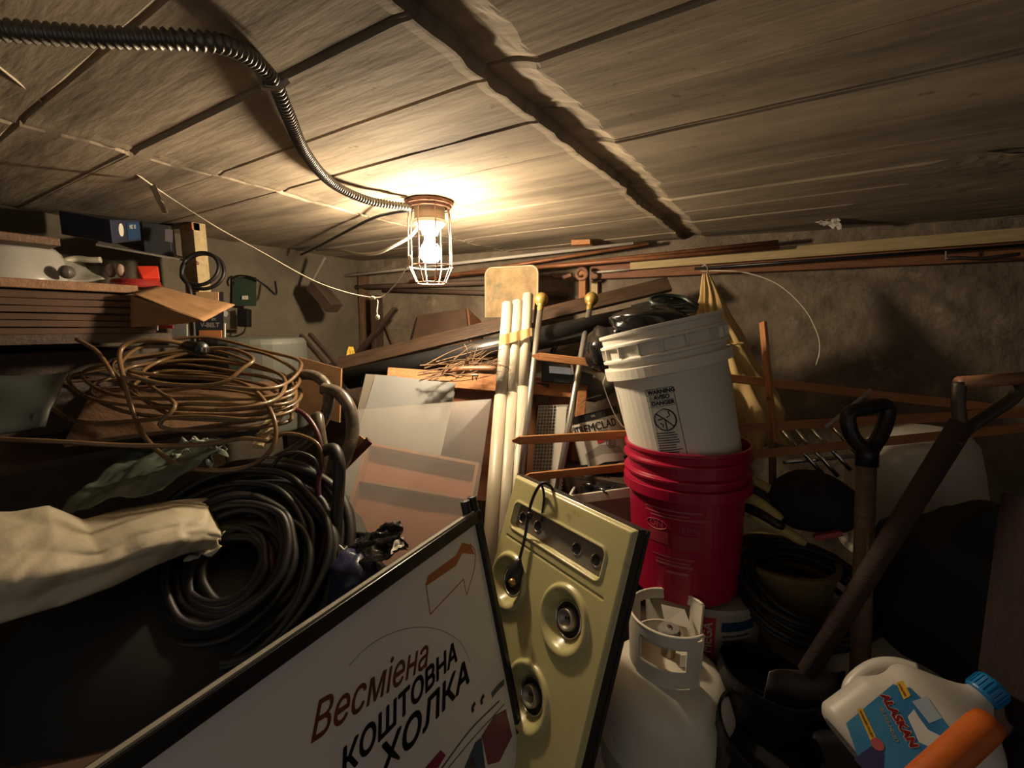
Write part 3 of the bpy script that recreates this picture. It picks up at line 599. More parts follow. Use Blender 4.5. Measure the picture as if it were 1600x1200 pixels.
# ============================================================ STOVE TOP
TL = P(822, 748, 1.12); TR = P(995, 828, .84); ex = (TR-TL).normalized(); dn = V((-.122, -.283, -.951)); dn = (dn-ex*dn.dot(ex)).normalized(); nn = ex.cross(dn); nn = nn if nn.dot(FW) < 0 else -nn
MS = axes(TL, ex, -dn, ex.cross(-dn)); 
if MS.col[2].xyz.dot(FW) > 0: print('STOVE NORMAL AWAY')
WST = (TR-TL).length; HST = .735
burn = [(.030, -.245, .062), (.226, -.235, .066), (.180, -.425, .066), (.0, -.46, .06), (.20, -.62, .066)]
X0, X1 = -.05, WST
def rr(x, y, cx, cy, hx, hy, r): qx = abs(x-cx)-hx+r; qy = abs(y-cy)-hy+r; return math.hypot(max(qx, 0), max(qy, 0))+min(max(qx, qy), 0)-r
def sst(a, b, x): t_ = min(1, max(0, (x-a)/(b-a))); return t_*t_*(3-2*t_)
def hgt(x, y):
    z = 0
    e = min(x-X0, X1-x, -y); z -= .010*(1-sst(0, .010, e))
    for cx, cy, r in burn:
        d = math.hypot(x-cx, y-cy); z += .008*sst(r+.006, r, d)*sst(r-.020, r-.004, d)
        z -= .019*sst(r-.010, r-.032, d)
    d = rr(x, y, .138, -.094, .150, .030, .012); z += .003*sst(.009, .004, d)*sst(-.002, .002, d); z -= .014*sst(.002, -.003, d)
    z += .0025*sst(-.150, -.145, y)*(-0)
    z -= .0035*sst(.003, .0, abs(y+.150))*(1 if -.02 < x < .31 else 0)
    return z
t = thing('cooktop', 'pale yellow enamel cooktop with burners propped on edge beside the sign', 'cooktop', MS)
part('enamel_top', MB().grid(lambda u, v: V((X0+(X1-X0)*u-(0), -HST*v, hgt(X0+(X1-X0)*u, -HST*v))), 190, 330), YENAMEL, t, local=True, smooth=True)
mb = MB(); mb.box(X0, X1, -HST, -.001, -.045, -.034); mb.box(X1-.003, X1, -HST, 0, -.03, -.009); mb.box(X0, X0+.003, -HST, 0, -.03, -.009); mb.box(X0, X1, -.003, 0, -.03, -.009)
part('underside', mb, mat('enamel_side', (.035, .03, .022), .5), t, local=True)
def rect(cx, cy, hx, hy, z0, z1): return MB().box(cx-hx, cx+hx, cy-hy, cy+hy, z0, z1)
part('control_plate', rect(.138, -.094, .146, .026, -.0135, -.0115), mat('brushed_plate', (.33, .30, .26), .45, .5, c2=(.22, .19, .16), scale=12), t, local=True)
for x in (.012, .072, .205, .262):
    h = part('knob_hole', MB().lathe([(0, 0), (.011, 0), (.012, .0012)], 20, Matrix.Translation((x, -.094, -.0112))), INK, t, local=True)
    part('hole_rim', MB().lathe([(.011, 0), (.0125, .002), (.0145, .0015), (.015, 0)], 20, Matrix.Translation((x, -.094, -.0113))), CHROME, h, local=True)
for i, (cx, cy, r) in enumerate(burn):
    T_ = Matrix.Translation((cx, cy, -.0185)); s = r/.066
    part('burner_bowl', MB().lathe([(0, .0012), (.031*s, .0012), (.035*s, .003)], 28, T_), INK, t, local=True)
    part('burner_collar', MB().lathe([(.034*s, .002), (.0345*s, .006), (.0365*s, .006), (.037*s, .002)], 28, T_), CHROME, t, local=True, smooth=True)
    if i != 0:
        part('burner_cap', MB().lathe([(.0, .006), (.010, .006), (.012, .009), (.016, .010), (.018, .016), (.0215, .015), (.0225, .004), (.0225, 0)], 28, T_), mat('burner_metal', (.40, .36, .30), .42, .6, c2=(.26, .22, .18), scale=14), t, local=True, smooth=True)
        for k in (0, 1): part('burner_hole', MB().lathe([(0, .0075), (.003, .0075)], 10, T_ @ Matrix.Translation((.005*cos(k*2+1), .005*sin(k*2+1), 0))), INK, t, local=True)
t = thing('appliance_cord', 'black cord with a black socket hanging over the yellow cooktop', 'cord', P(800, 905, .99))
nz_ = MS.col[2].xyz
def S(px, py, h): return onp(px, py, TL+nz_*h, nz_)
part('cable', MB().tube(spline([S(866, 770, -.03), S(858, 758, .006), S(846, 756, .022), S(834, 775, .018), S(826, 803, .012), S(820, 840, .012), S(812, 873, .014)], 8), .0038, 8), RUBBER, t, smooth=True)
part('cord_grip', MB().blob(S(827, 806, .013), (.008, .008, .010), .1, 3, 12, 10), BLACK, t, smooth=True)
a = S(812, 873, .016); b = S(799, 918, .020)
part('socket', MB().tube([a, a.lerp(b, .08), a.lerp(b, .3), a.lerp(b, .75), b], [.005, .007, .017, .018, .014], 16), BLACK, t, smooth=True)
part('socket_tip', MB().blob(S(800, 910, .040), (.009, .009, .009), .05, 3, 12, 8), mat('brass', (.45, .27, .10), .35, .8), t, smooth=True)
part('second_cable', MB().tube(spline([S(846, 756, .020), S(850, 775, .004), S(846, 815, -.002)], 6), .0030, 8), RUBBER, t, smooth=True)

# ============================================================ A-FRAME SIGN
SR = P(745, 795, .95); SL = P(160, 1190, .40); ex = (SR-SL).normalized(); SD = V((.213, .017, -.977)); SD = (SD-ex*SD.dot(ex)).normalized()
SW, SH = .76, .70; O = SR-ex*SW
MG = axes(O, ex, -SD, ex.cross(-SD))
t = thing('a_frame_sign', 'white A-frame sign with black frame and slanted lettering in the foreground', 'sign', MG)
FRM = mat('sign_frame', (.010, .010, .011), .32, scale=6)
fw_ = .024
part('face_panel', MB().box(.01, SW-.01, -SH+.01, -.01, -.006, 0), SIGN, t, local=True)
for q in ((0, SW, -fw_, 0), (0, SW, -SH, -SH+fw_), (0, fw_, -SH, 0), (SW-fw_*.7, SW, -SH, 0)):
    part('frame_bar', MB().box(q[0], q[1], q[2], q[3], -.014, .010), FRM, t, local=True, bevel=.003)
part('back_panel', MB().box(.01, SW-.01, -SH+.01, -.01, -.016, -.012), BLACK, t, local=True)
part('edge_highlight', MB().box(.0, SW-.02, -.001, .003, -.003, .007), mat('highlight_grey', (.30, .28, .23), .45), t, local=True)  # grey strip paints the lit top edge of the black frame
for x in (SW-.030, SW-.004): part('hinge_clip', MB().lathe([(0, 0), (.010, 0), (.010, .028), (0, .030)], 14, Matrix.Translation((x, 0, -.004)) @ Matrix.Rotation(-pi/2, 4, 'X')), FRM, t, local=True)
def SG(px, py): q = MG.inverted() @ onp(px, py, O, MG.col[2].xyz); return V((q.x, q.y, .0008))
def stroke(name, pts, r, m, n=6, closed=False):
    q = spline([SG(*p) for p in pts], n, closed)
    mb = MB().tube(q, r, 5, closed=closed); mb.v = [V((a.x, a.y, .0005+(a.z-.0008)*.15)) for a in mb.v]; part(name, mb, m, t, local=True)
def fill(name, pts, m, z=.0006): mb = MB(); mb.v = [V((*SG(*p).xy, z)) for p in pts]; mb.f = [tuple(range(len(pts)))]; part(name, mb, m, t, local=True)
for pl_ in ([(665, 912), (712, 873)], [(665, 912), (672, 960)], [(672, 960), (724, 905)], [(724, 905), (729, 930)], [(729, 930), (741, 888), (742, 862), (735, 850)]): stroke('arrow_line', pl_, .0011, ORINK)
fill('arrow_band', [(665, 916), (668, 900), (712, 868), (722, 848), (735, 851), (741, 866), (722, 864), (712, 884)], ORINK)
ring_ = mat('ring_print', (.40, .34, .32), .5)
stroke('printed_arc', [(545, 1040), (575, 1010), (610, 990), (650, 980), (690, 985), (720, 1005), (735, 1035)], .0006, ring_)
def sgtext(body, size, px, py, m, name, shear=0, bold=0, sx=1, rot=0):
    q = SG(px, py); text(body, size, m, name, t, MG @ Matrix.Translation((q.x, q.y, .0006)) @ Matrix.Rotation(rot, 4, 'Z'), shear=shear, bold=bold, sx=sx)
a = SG(480, 1140); b = SG(668, 1022); rot = math.atan2(b.y-a.y, b.x-a.x); c = (a+b)/2
text('Весміена', .060, ORINK, 'script_lettering', t, MG @ Matrix.Translation((c.x, c.y, .0006)) @ Matrix.Rotation(rot, 4, 'Z'), shear=.33, bold=.0007, sx=(b-a).length/.062/4.4)
a = SG(541, 1192); b = SG(706, 1026); c = (a+b)/2; rot = math.atan2(b.y-a.y, b.x-a.x)
text('КОШТОВНА', .046, INK, 'title_lettering', t, MG @ Matrix.Translation((c.x, c.y, .0006)) @ Matrix.Rotation(rot, 4, 'Z'), shear=.25, bold=.0015, sx=(b-a).length/.046/5.3)
a = SG(598, 1194); b = SG(726, 1056); c = (a+b)/2; rot = math.atan2(b.y-a.y, b.x-a.x)
text('ХОЛКА', .055, INK, 'title_lettering', t, MG @ Matrix.Translation((c.x, c.y, .0006)) @ Matrix.Rotation(rot, 4, 'Z'), shear=.25, bold=.0019, sx=(b-a).length/.055/3.2)
for p_ in ((742, 1098), (756, 1086)): stroke('quote_mark', [p_, (p_[0]-4, p_[1]+8), (p_[0]-3, p_[1]+14)], .004, INK)
DK = mat('grey_ink', (.12, .12, .13), .5)
stroke('sketch_line', [(690, 1200), (735, 1140), (780, 1095)], .002, DK); stroke('sketch_line', [(700, 1200), (742, 1150), (788, 1100)], .0012, DK); stroke('sketch_line', [(768, 1086), (780, 1072), (787, 1066)], .006, DK)
fill('picture_patch', [(664, 1200), (688, 1172), (696, 1180), (684, 1200)], mat('magenta_ink', (.30, .02, .08), .5))
fill('picture_patch', [(725, 1200), (742, 1160), (752, 1152), (758, 1200)], mat('blue_ink', (.04, .07, .16), .5))
fill('picture_patch', [(752, 1150), (772, 1118), (790, 1108), (800, 1150), (780, 1190), (762, 1195)], mat('rose_ink', (.22, .05, .08), .5))
fill('picture_patch', [(732, 1200), (738, 1180), (745, 1200)], ORINK)
# glossy package behind the sign
t = thing('foil_package', 'crumpled black glossy package behind the top edge of the sign', 'package', P(580, 870, .95))
part('wrapper', sheet([P(525, 905, .90), P(640, 862, .86), P(628, 816, .95), P(530, 842, 1.0)], 26, 20, .022, 5, 4, .1), BAG, t, smooth=True, solid=.002)
part('white_print', sheet([P(612, 868, .86), P(632, 858, .86), P(631, 838, .89), P(615, 846, .89)], 6, 6, .004, 3, 2), PAPER, t)
part('cross_print', MB().tube([P(530, 852, .93), P(545, 866, .92)], .002, 5), PAPER, t); part('cross_print', MB().tube([P(531, 866, .92), P(543, 854, .93)], .002, 5), PAPER, t)
single('blue_bag', 'dark blue bag slumped below the glossy black package', 'bag', MB().blob(P(560, 905, .92), (.07, .06, .06), .3, 6, seed=9), mat('navy_bag', (.02, .022, .06), .35, bump=.3), smooth=True)

# ============================================================ PROPANE TANK
tc_ = P(1043, 1040, 1.03); M = frame(V((tc_.x, tc_.y, .0)), V((0, 0, 1)), away=V((FW.x, FW.y, 0)))
TT = Matrix.Translation((0, 0, .0))
t = thing('propane_tank', 'dirty white propane tank with collar handle in front of the red bucket', 'propane tank', M)
part('body', MB().lathe([(0, .03), (.09, .034), (.128, .055), (.146, .085), (.150, .12), (.150, .152), (.1525, .154), (.1525, .164), (.150, .166), (.150, .235), (.145, .268), (.130, .300), (.105, .325), (.070, .342), (.03, .350), (0, .352)], 56), TANKM, t, local=True, smooth=True)
part('foot_ring', MB().lathe([(.108, 0), (.112, .0), (.112, .05), (.108, .05)], 40), TANKM, t, local=True)
RC = .083
def cw(u, v):
    ph = radians(28)-radians(282)*u; z = .322+.135*v; R = RC+.006*v
    return V((R*sin(ph), -R*cos(ph), z))
def keep(u, v):
    ph = 28-282*u
    def inside(p0, p1, v0, v1): return p0 < ph < p1 and v0 < v < v1
    if inside(-62, 4, .42, .80) or inside(-232, -148, .40, .82): return False
    if inside(18, 30, .9, 1): return False
    if v < .12 and (-10 < ph < 12 or -120 < ph < -70 or -220 < ph < -170): return False
    return True
part('collar', MB().grid(cw, 141, 24, keep), TANKM, t, local=True, solid=.004, smooth=True)
for ph0 in (28, -254):
    part('collar_edge', MB().tube([V(((RC+.006*v)*sin(radians(ph0)), -(RC+.006*v)*cos(radians(ph0)), .322+.135*v)) for v in (0, .25, .5, .75, 1)], .0035, 6), TANKM, t, local=True)
part('collar_lip', MB().tube([cw(k/60, 1) for k in range(61)], .0036, 6), TANKM, t, local=True, smooth=True)
part('valve_body', MB().lathe([(.016, .345), (.016, .375), (.012, .38), (.012, .40), (0, .402)], 16), mat('valve_brass', (.40, .34, .25), .4, .8), t, local=True)
vk = part('valve_knob', MB().lathe([(.0, .418), (.022, .418), (.026, .412), (.024, .400), (0, .398)], 12), mat('valve_grey', (.35, .34, .33), .4, .4), t, local=True)
part('knob_screw', MB().lathe([(0, .422), (.006, .421), (.007, .417)], 10), CHROME, vk, local=True)
part('paper_tag', MB().slab([V((.00, .03, .41)), V((.06, .02, .40)), V((.055, .055, .425)), V((.00, .06, .435))], .001), PAPER, t, local=True)
part('collar_tag', MB().box(-.012, .012, -.001, .001, -.014, .014, Matrix.Translation((.012, -.07, .392))), PAPER, t, local=True)

# ============================================================ RIGHT SIDE
t = thing('folded_umbrella', 'folded yellow canvas umbrella hanging on the back wall behind the buckets', 'umbrella', W(1150, 690, .15))
def um(u, v):
    a = 2*pi*u; x = 1103+68*v**1.1; y_ = 428+270*v; wpx = 5+52*min(1, v*1.25)**.9
    pl_ = 1+.20*sin(a*11+5*nz((v*2, 0, 0)))+.28*nz((cos(a)*4, sin(a)*4, v*5))
    c = P(x, y_, 1.50-.10*v); sc = wpx/F*1.48
    return c+RT*(cos(a)*sc*pl_)+FW*(sin(a)*sc*.5*pl_)+UP*(.016*sin(a*4)*v)
part('canopy', MB().grid(um, 144, 30), CANVAS, t, smooth=True)
part('hook', MB().tube(spline([P(1103, 432, 1.5), P(1106, 424, 1.5), P(1103, 414, 1.52), P(1097, 416, 1.53)], 6), .0025, 6), STEEL, t)
part('tie_band', MB().tube([um(k/40, .42)+(um(k/40, .42)-P(1130, 541, 1.45))*.08 for k in range(40)], .004, 6, closed=True), CANVAS, t)
part('rib_edge', MB().slab([P(1138, 620, 1.36), P(1146, 620, 1.36), P(1160, 692, 1.33), P(1150, 690, 1.33)], .006), PALEW, t)
cord('curved_wire', 'thin pale wire arching out from the beam over the umbrella', 'wire', [W(1095, 424, .12), P(1120, 423, 1.58), P(1165, 426, 1.52), P(1215, 444, 1.48), P(1255, 480, 1.45), P(1277, 520, 1.44), P(1281, 548, 1.44), P(1275, 571, 1.44)], .0022, mat('wire_pale', (.50, .44, .34), .5))
# white tub
tb = P(1425, 850, 1.43); M = frame(tb, V((-.12, -.08, 1)))
t = thing('white_tub', 'large white plastic tub upside down behind the spade handles', 'tub', M)
part('shell', MB().lathe([(.178, 0), (.182, .01), (.172, .17), (.165, .25), (.155, .33), (.136, .362), (.10, .372), (0, .375)], 48), mat('tub_white', (.62, .58, .49), .4, scale=3), t, local=True, smooth=True)
part('rim', MB().lathe([(.182, 0), (.192, 0), (.192, .015), (.182, .02)], 48), mat('tub_white', None), t, local=True)
plank('metal_strip', 'narrow bright metal strip slanting beside the white tub', 'strip', P(1362, 608, 1.20), P(1290, 668, 1.20), .004, .010, STEEL, up=UP)
t = thing('chair_frame', 'folded chrome-legged frame behind the lower rail of the drying rack', 'frame', P(1260, 720, 1.3))
for a, b in (((1215, 665), (1285, 740)), ((1240, 668), (1310, 745)), ((1262, 664), (1330, 735)), ((1290, 655), (1350, 720))): part('leg', MB().tube([P(*a, 1.30), P(*b, 1.22)], .006, 10), CHROME, t, smooth=True)
part('cross_bar', MB().tube([P(1225, 722, 1.27), P(1345, 712, 1.27)], .006, 10), CHROME, t, smooth=True)
# yellow-black folded fabric
t = thing('striped_umbrella', 'folded yellow and black umbrella lying right of the red bucket', 'umbrella', P(1195, 800, 1.2))
for i, (a, b, m) in enumerate((((1164, 745), (1245, 795), 'y'), ((1160, 757), (1240, 812), 'k'), ((1154, 768), (1222, 812), 'y'), ((1158, 790), (1225, 825), 'k'), ((1170, 803), (1260, 850), 'y'))):
    A, B = P(*a, 1.20-.01*i), P(*b, 1.12-.01*i)
    part('panel_fold', MB().tube(spline([A, A.lerp(B, .5)+V((0, 0, .006)), B], 5), [.009, .012, .013, .014, .014, .014, .014, .013, .013, .012, .008], 8), mat('umb_yellow', (.52, .40, .14), .55) if m == 'y' else BLACK, t, smooth=True)
single('black_hat', 'rounded black bundle lying behind the upright spade shaft', 'bundle', MB().blob(P(1270, 785, 1.12), (.10, .09, .075), .12, 3, seed=5), mat('black_cloth', (.010, .009, .008), .8, bump=.6, bs=10), smooth=True)
plank('red_scrap', 'small red and white striped scrap beneath the black bundle', 'scrap', P(1272, 840, 1.05), P(1315, 832, 1.03), .02, .012, mat('red_scrap', (.42, .06, .07), .5), up=UP)
t = thing('yellow_tub', 'dull mustard tub standing under the folded umbrella', 'tub', frame(P(1215, 960, 1.22), V((0, 0, 1))))
part('shell', MB().lathe([(0, 0), (.10, 0), (.125, .16), (.13, .162), (.13, .175), (.118, .175), (.10, .02), (0, .02)], 36), mat('mustard', (.20, .145, .05), .6), t, local=True)
single('black_hose_coil', 'coil of thin black hose on the floor right of the pail', 'hose', MB().tube(coil(P(1262, 945, 1.10), RT*.14, FW*.10+UP*.06, 7, .10, 4, drift=V((0, 0, .008))), .008, 8), RUBBER, smooth=True)
# spades
t = thing('spade', 'spade with black D-handle and upright wooden shaft', 'spade', V((*P(1345, 1195, .92).xy, 0)))
D1 = .93
part('d_handle', MB().tube(spline([P(1352, 705, D1), P(1332, 682, D1), P(1325, 655, D1), P(1332, 643, D1), P(1360, 636, D1), P(1382, 633, D1), P(1387, 645, D1), P(1378, 675, D1), P(1360, 705, D1)], 6), .0145, 10), BLACK, t, smooth=True)
part('socket', MB().tube([P(1356, 692, D1), P(1354, 728, D1)], .020, 14), BLACK, t, smooth=True)
sb = P(1340, 1160, .90); part('shaft', MB().tube([P(1354, 715, D1), sb], .0175, 14), wood('shaft_wood', (.17, .105, .06)), t, smooth=True)
part('blade', sheet([sb+RT*-.09+UP*.02, sb+RT*.09+UP*.02, sb+RT*.08-V((0, 0, sb.z-.01)), sb-RT*.08-V((0, 0, sb.z-.01))], 8, 8, .01, 2), DSTEEL, t, solid=.003, smooth=True)
t = thing('shovel', 'shovel with wooden D-grip, its shaft slanting down to the left', 'shovel', V((*P(1262, 1050, .95).xy, 0)))
D2 = .80
part('grip_bar', MB().tube([P(1498, 598, D2), P(1600, 591, D2)], .0115, 14), mat('grip_wood', (.36, .17, .09), .45), t, smooth=True)
part('yoke', MB().tube(spline([P(1499, 597, D2), P(1497, 630, D2), P(1500, 665, D2), P(1492, 690, D2)], 6), .0105, 10), DSTEEL, t, smooth=True)
part('yoke', MB().tube(spline([P(1600, 590, D2), P(1585, 620, D2), P(1550, 645, D2), P(1510, 672, D2), P(1492, 695, D2)], 6), .0105, 10), DSTEEL, t, smooth=True)
s0 = P(1504, 660, D2); s1 = P(1262, 1050, .93); part('shaft', MB().tube([s0, s1], .0185, 14), wood('shaded_shaft', (.045, .023, .016), None, .9), t, smooth=True)  # shaft wood darkened: the bucket's shadow is put into its colour
part('blade', sheet([s1-RT*.08, s1+RT*.08, s1+RT*.05-V((0, 0, s1.z-.01)), s1-RT*.12-V((0, 0, s1.z-.01))], 8, 8, .01, 2), DSTEEL, t, solid=.003, smooth=True)
plank('red_brown_board', 'dark red-brown board standing at the right edge of the view', 'board', P(1618, 780, .72), V((*P(1575, 1200, .66).xy, 0)), .02, .085, wood('maroon_board', (.022, .008, .006), None, .95), up=FW)
# black plant pots
for i, (p, ax, lab) in enumerate(((P(1185, 1105, 1.0), V((.15, .1, 1)), 'glossy black plastic pot behind another, right of propane tank'), (P(1178, 1190, .92), V((.3, -.1, 1)), 'glossy black plastic pot nearest the bottom edge beside propane tank'))):
    M = frame(p-V(ax).normalized()*.09, ax); t = thing('plant_pot', lab, 'pot', M, 'black pots')
    part('shell', MB().lathe([(0, 0), (.075, 0), (.08, .01), (.095, .15), (.10, .152), (.10, .175), (.094, .175), (.074, .012), (0, .012)], 40), mat('pot_black', (.010, .010, .011), .2), t, local=True, smooth=False)
    part('inner_soil', MB().lathe([(0, .12), (.088, .12)], 24), mat('soil', (.01, .008, .007), .95), t, local=True)
# washer fluid jug
jb = P(1352, 1198, .72); jt = P(1535, 1062, .72); ja = (jt-jb).normalized(); jz = -ray(1400, 1120); jz = (jz-ja*jz.dot(ja)).normalized(); jx = ja.cross(jz)
MJ = axes(jb, ja.cross(jz), ja, jz)
LJ = (jt-jb).length
t = thing('washer_fluid_jug', 'milky jug of blue-labelled washer fluid with blue cap at lower right', 'jug', MJ)
def jug(u, v):
    a = 2*pi*u; n_ = 4.0; ca, sa = cos(a), sin(a); k = (abs(ca)**n_+abs(sa)**n_)**(-1/n_); y_ = (LJ-.012)*v
    if v < .06: s = .80+.20*(v/.06)**.5
    elif v < .62: s = 1
    else: q = (v-.62)/.38; s = 1-.83*(q*q*(3-2*q))
    hx = .088*s; hz = .058*s
    if v > .5: k = k*(1-min(1, (v-.5)/.4))+1.0*min(1, (v-.5)/.4)
    x = ca*k*hx; z = sa*k*hz
    x += .012*sst(.55, .95, v)
    if x < 0 and .40 < v < .74: x *= 1-.16*sin((v-.40)/.34*pi)
    return V((x, y_, z))
JM = mat('jug_milky', (.50, .47, .42), .38, c2=(.46, .43, .38), scale=3)
part('bottle', MB().grid(jug, 56, 60), JM, t, local=True, smooth=True)
part('base', MB().grid(lambda u, v: jug(u, 0)*v+V((0, 0, 0)), 56, 4), JM, t, local=True)
part('handle', MB().tube(spline([V((-.074, LJ*.24, 0)), V((-.084, LJ*.32, 0)), V((-.087, LJ*.44, 0)), V((-.083, LJ*.56, 0)), V((-.070, LJ*.66, 0)), V((-.05, LJ*.73, 0))], 6), .013, 12), JM, t, local=True, smooth=True)
part('cap', MB().lathe([(.0, .0), (.021, 0), (.022, .004), (.022, .026), (.020, .030), (0, .030)], 32, Matrix.Translation((.012, LJ-.022, 0)) @ Matrix.Rotation(-pi/2, 4, 'X')), mat('cap_blue', (.005, .17, .42), .4), t, local=True, bevel=.001)
for k in range(24):
    a = 2*pi*k/24; part('cap_rib', MB().box(.0215, .0232, -.001, .001, .004, .025, Matrix.Translation((.012, LJ-.022, 0)) @ Matrix.Rotation(-pi/2, 4, 'X') @ Matrix.Rotation(a, 4, 'Z')), mat('cap_blue', None), t, local=True)
ZL = .0588
LAB = mat('label_blue', (.015, .13, .33), .4, c2=(.06, .24, .42), scale=14, lo=.3, hi=.75)
def J(px, py): q = MJ.inverted() @ onp(px, py, MJ @ V((0, 0, ZL)), MJ.col[2].xyz); return V((q.x, q.y, 0))
def lb(poly, m, name, z): mb = MB(); mb.v = [V((*J(*p).xy, z)) for p in poly]; mb.f = [tuple(range(len(poly)))]; part(name, mb, m, t, local=True)
def jline(body, a, b, m, z, k, bold=0, name='lettering', sz=None):
    a, b = J(*a), J(*b); c = (a+b)/2; L_ = (b-a).length; size = sz or L_/k
    text(body, size, m, name, t, MJ @ Matrix.Translation((c.x, c.y, z)) @ Matrix.Rotation(math.atan2(b.y-a.y, b.x-a.x), 4, 'Z'), bold=bold, sx=L_/k/size)
lb([(1322, 1130), (1395, 1069), (1424, 1076), (1468, 1118), (1492, 1146), (1440, 1190), (1380, 1228), (1345, 1195)], LAB, 'label', ZL)
lb([(1425, 1096), (1448, 1088), (1472, 1122), (1452, 1130)], mat('ice_print', (.36, .44, .52), .5), 'ice_patch', ZL+.0003)
lb([(1418, 1120), (1428, 1108), (1438, 1124), (1450, 1140), (1470, 1150), (1450, 1166), (1436, 1160)], mat('snow_print', (.60, .60, .56), .5), 'mountain_print', ZL+.0003)
lb([(1334, 1186), (1372, 1158), (1382, 1180), (1380, 1226), (1347, 1200)], mat('indigo_print', (.03, .03, .10), .5), 'label_corner', ZL+.0003)
lb([(1339, 1109), (1347, 1106), (1369, 1152), (1360, 1157)], YINK, 'yellow_tag', ZL+.0005)
lb([(1400, 1067), (1411, 1063), (1423, 1087), (1412, 1093)], YINK, 'yellow_tag', ZL+.0005)
jline('ALASKAN', (1379, 1083), (1430, 1170), PAPER, ZL+.0007, 4.6, .0017, 'lettering_outline'); jline('ALASKAN', (1379, 1083), (1430, 1170), REDINK, ZL+.0010, 4.6, .0009)
jline('-40 PRE-MIXED', (1373, 1099), (1404, 1164), PAPER, ZL+.0007, 7.6, .0002)
jline('WINTER', (1403, 1067), (1416, 1090), mat('brown_print', (.2, .09, .01), .5), ZL+.0008, 4.4, .0001); jline('WASHER FLUID', (1343, 1109), (1364, 1153), mat('brown_print', None), ZL+.0008, 7.4, .0001)
cq = J(1371, 1163); part('drop_print', MB().lathe([(0, .0003), (.008, .0003)], 20, Matrix.Translation((cq.x, cq.y, ZL+.0006))), mat('pink_print', (.45, .09, .10), .5), t, local=True)
# orange tube in front of the jug
oa = P(1432, 1232, .56); ob = P(1546, 1128, .59)
t = thing('orange_pole', 'thick orange pole crossing in front of the washer fluid jug', 'pole', oa)
part('tube', MB().tube([oa-(ob-oa), oa, oa.lerp(ob, .9), ob], [.019, .019, .019, .0175], 20), mat('orange_plastic', (.52, .115, .015), .45), t, smooth=True)
single('shade_bundle', 'black bundle enlarged to fill the shaded corner behind the jug', 'tarp', MB().blob(P(1530, 930, 1.0), (.20, .16, .20), .25, 5, seed=12), mat('shade_black', (.014, .013, .011), .8), smooth=True)  # enlarged to hide lit floor where the corner lies in shade

# ============================================================ LEFT SIDE: shelves
XS = -1.55
t = thing('shelf_unit', 'wooden wall shelves with pale front post along the left wall', 'shelf', V((-1.8, .5, 0)))
pp_ = V((-1.83, .80, 0))
part('post', MB().box(-1.875, -1.775, .78, .82, 0, CEIL-.004), PALEW, t, bevel=.002)
part('post_cap', MB().box(-1.83, -1.775, .776, .80, CEIL-.03, CEIL-.006), ORANGEW, t)
part('shelf_board', MB().box(-2.04, XS, -.5, .53, 1.190, 1.212), wood('shelf_edge', (.30, .15, .07)), t, bevel=.002)
part('shelf_board', MB().box(-2.04, -1.62, -.5, .40, 1.305, 1.325), BROWNW, t, bevel=.002)
part('shelf_board', MB().box(-2.04, XS, -.5, .60, 1.055, 1.080), DARKW, t, bevel=.002)
part('shelf_board', MB().box(-2.04, -1.40, -.5, .80, .78, .80), DARKW, t, bevel=.002)
part('shelf_board', MB().box(-2.04, -1.30, -.5, .80, .40, .42), DARKW, t, bevel=.002)
part('grey_board', MB().slab([P(150, 384, 1.36), P(287, 408, 1.47), P(287, 404, 1.66), P(165, 370, 1.56)], .006), GREYW, t)
single('white_bowl', 'white enamel bowl upturned on the shelf at far left', 'bowl', MB().lathe([(.112, 0), (.114, .012), (.106, .03), (.096, .085), (.085, .098), (.05, .103), (0, .104)], 40, Matrix.Translation((*P(22, 425, 1.2).xy, 1.2125))), mat('enamel_white', (.50, .47, .42), .3, scale=3), smooth=True)
t = thing('plastic_scoop', 'grey and white plastic scoop lying on the shelf beside bowl', 'scoop', P(120, 442, 1.25))
part('blade', sheet([P(88, 442, 1.22), P(165, 441, 1.30), P(130, 418, 1.33), P(92, 402, 1.27)], 12, 10, .012, 2, 4), mat('scoop_grey', (.35, .33, .28), .5), t, solid=.003, smooth=True)
part('handle', MB().tube(spline([P(100, 408, 1.28), P(118, 404, 1.3), P(140, 406, 1.31), P(158, 406, 1.32)], 5), .009, 8), mat('scoop_cream', (.50, .46, .36), .5), t, smooth=True)
part('grey_knob', MB().blob(P(104, 425, 1.2), (.018, .018, .018), .1, 3, 12, 10), mat('knob_grey', (.12, .11, .10), .35), t, smooth=True)
for i, x in enumerate((173, 188)): single('soap_bar', 'small pinkish block on the shelf, %s of the pair' % ('left', 'right')[i], 'block', MB().blob(P(x, 423, 1.34), (.013, .012, .020), .1, 3, 12, 10, seed=i), mat('pink_soap', (.42, .28, .22), .6), smooth=True)
t = thing('tape_case', 'bright red plastic case on a round red base on the shelf', 'case', V((*P(225, 445, 1.4).xy, 1.2125)))
c0 = P(213, 445, 1.34); part('round_base', MB().lathe([(0, 0), (.062, 0), (.065, .006), (.062, .012), (.058, .013), (.060, .018), (.055, .024), (0, .025)], 36, Matrix.Translation((c0.x, c0.y, 1.2125))), mat('dark_red', (.28, .025, .02), .4), t, smooth=False)
part('case_top', MB().slab([P(222, 434, 1.33), P(250, 434, 1.36), P(247, 415, 1.37), P(213, 415, 1.34)], -.04), mat('bright_red', (.70, .045, .02), .45), t, bevel=.003)
t = thing('long_carton', 'dark blue carton with round white sticker on the top shelf', 'carton', P(150, 372, 1.3))
BLUEC = mat('navy_carton', (.018, .022, .045), .55)
c4 = [P(96, 366, 1.20), P(176, 381, 1.20), P(221, 376, 1.40), P(140, 368, 1.42)]; hh = V((0, 0, .062))
part('body', MB().hexa([q for q in c4]+[q+hh for q in c4]), BLUEC, t, bevel=.002)
